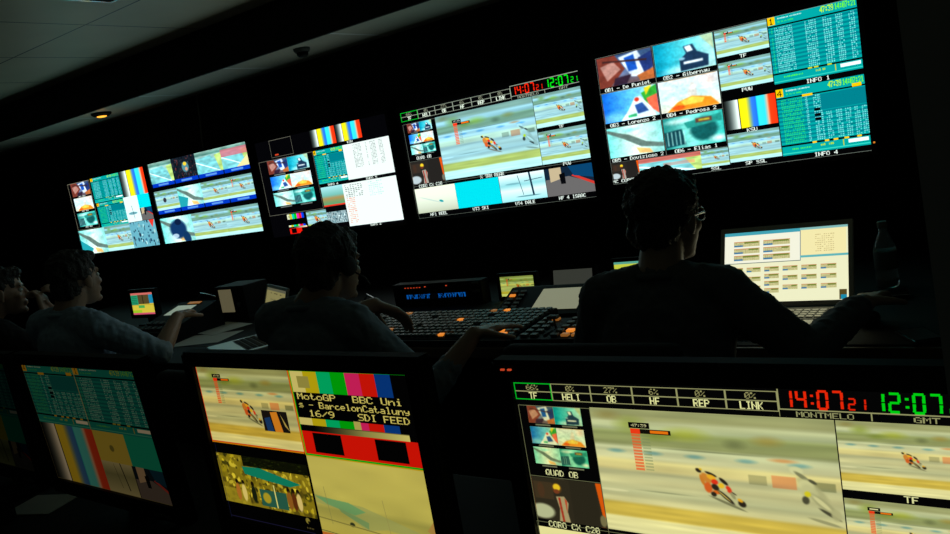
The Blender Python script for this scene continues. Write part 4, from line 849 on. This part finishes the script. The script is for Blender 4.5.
def glasses(t, HT):
    c = MB()
    for sx in (-1, 1):
        pts = [HT @ Vector((sx * .034 + .023 * math.cos(a), .096 - .012 * abs(math.cos(a)) * (1 if math.cos(a) * sx > 0 else 0), .003 + .018 * math.sin(a))) for a in [2 * math.pi * k / 14 for k in range(15)]]
        c.tube(pts, .0018, 6); c.tube([HT @ Vector(v) for v in ((sx * .056, .084, .008), (sx * .080, .05, .010), (sx * .084, -.005, .006), (sx * .084, -.025, -.012))], .0022, 6)
    c.tube([HT @ Vector((-.012, .098, .008)), HT @ Vector((.012, .098, .008))], .0018, 6); c.make('glasses', M['chrome'], t, True)
def headset(t, HT):
    c = MB(); c.tube([HT @ Vector((.092 * math.sin(a), -.01, .012 + .122 * math.cos(a))) for a in [math.radians(-95 + 19 * k) for k in range(11)]], .0045, 8)
    for sx in (-1, 1): c.lathe([(.028, -.008), (.031, 0), (.028, .010), (.01, .012)], (0, 0, 0), 18, HT @ Matrix.Translation((sx * .090, -.008, -.006)) @ Matrix.Rotation(math.radians(90 * sx), 4, 'Y'))
    c.tube([HT @ Vector(v) for v in ((.096, .0, -.02), (.095, .05, -.045), (.06, .10, -.07))], .0025, 6); c.make('headset', M['rubber'], t, True)

# fourth seat: back of the head close, right arm out to the mouse
person('person in dark shirt and glasses, seen from behind below the nearest wall screen', (-.80, 1.965, H - .245), math.radians(-18), math.radians(-4), (-.815, 1.88, H - .56), ((-.965, 1.865, H - .435), (-.655, 1.915, H - .442)), (-.84, 1.77, .54),
       (((-1.06, 1.90, H - .64), (-1.09, 2.01, H - .525), (.1, 1, .0), (0, 0, 1), .5), ((-.480, 1.935, H - .592), (-.393, 2.18, H - .540), (.05, 1, .0), (-.1, 0, 1), .3)), 'shirt_dark', 'skin2', .86, 1.08, (glasses,))
# third seat
person('person in grey blue shirt and headset, leaning over the wide mixer panel', (-1.815, 1.735, H - .255), math.radians(-5), math.radians(-8), (-1.85, 1.65, H - .56), ((-2.02, 1.64, H - .415), (-1.69, 1.66, H - .435)), (-1.88, 1.50, .54),
       (((-2.08, 1.86, H - .50), (-1.92, 2.00, H - .445), (.45, 1, -.70), (.1, 1, .6), .45), ((-1.56, 1.80, H - .68), (-1.48, 1.96, H - .545), (.35, 1, .0), (0, 0, 1), .22)), 'shirt_grey', 'skin2', .42, 1.06, (headset,))
# second seat
person('person in light blue shirt, seen in profile, hand out over the small intercom station', (-3.30, 1.715, H - .22), math.radians(8), math.radians(2), (-3.31, 1.65, H - .55), ((-3.50, 1.63, H - .40), (-3.13, 1.66, H - .42)), (-3.33, 1.50, .54),
       (((-3.62, 1.76, H - .56), (-3.70, 1.93, H - .575), (-.1, 1, -.02), (0, 0, 1), .3), ((-2.97, 1.81, H - .565), (-3.05, 1.97, H - .455), (-.75, 1, .08), (0, 0, 1), .4)), 'shirt_blue', 'skin', .12, 1.0)
# first seat
person('person in black shirt at the far left, fist held to the mouth', (-4.06, 1.75, H - .25), math.radians(-30), math.radians(-3), (-4.10, 1.66, H - .58), ((-4.30, 1.64, H - .43), (-3.93, 1.65, H - .44)), (-4.13, 1.50, .54),
       (((-4.10, 1.90, H - .54), (-3.93, 1.93, H - .38), (.35, -.1, .6), (.8, .6, 0), 1.1), ((-3.76, 1.76, H - .56), (-3.87, 1.83, H - .38), (-.25, .1, .8), (.8, .5, .2), 1.2)), 'shirt_black', 'skin', -.35, .98)

# ------------------------------------------------------------------ office chairs under the four people
def office_chair(loc, rz, label):
    t = empty('office_chair', loc, label, 'chair', 'office chairs along the front desk', rz)
    MB().box((-.24, -.22, .36), (.24, .24, .425), .03, 3).make('seat', M['fabric'], t, True)
    T = Matrix.Translation((0, -.24, .50)) @ Matrix.Rotation(math.radians(4), 4, 'X'); mb = MB(); mb.box((-.22, -.035, 0), (.22, .02, .43), .026, 4, T); mb.make('backrest', M['fabric'], t, True)
    MB().tube([(0, -.1, .35), (0, -.25, .36), (0, -.30, .42), (0, -.30, .62)], .018, 8).make('back_support', M['black'], t)
    for sx in (-1, 1): MB().tube([(sx * .2, -.05, .37), (sx * .265, -.06, .40), (sx * .27, -.07, .56)], .014, 8).box((sx * .27 - .03, -.16, .558), (sx * .27 + .03, .08, .585), .01).make('armrest', M['black'], t)
    MB().tube([(0, 0, .10), (0, 0, .36)], .028, 16).make('gas_column', M['black'], t)
    b = MB()
    for k in range(5): a = 2 * math.pi * k / 5; b.tube([(0, 0, .115), (.27 * math.cos(a), .27 * math.sin(a), .075)], [.026, .016], 8)
    b.make('star_base', M['black'], t)
    for k in range(5):
        a = 2 * math.pi * k / 5; x, y = .27 * math.cos(a), .27 * math.sin(a)
        w = MB(); w.tube([(x - .022 * math.sin(a), y + .022 * math.cos(a), .03), (x + .022 * math.sin(a), y - .022 * math.cos(a), .03)], .0295, 16); w.tube([(x, y, .05), (x, y, .08)], .01, 8); w.make('caster', M['rubber'], t)
for loc, rz, lb in (((-.85, 1.80, 0), 0, 'dark office chair under the person in dark shirt and glasses'), ((-1.88, 1.54, 0), -.05, 'dark office chair under the person with the headset'),
                    ((-3.34, 1.53, 0), 0, 'dark office chair under the person in light blue shirt'), ((-4.13, 1.53, 0), 0, 'dark office chair under the person holding a fist to the mouth')):
    office_chair(loc, rz, lb)
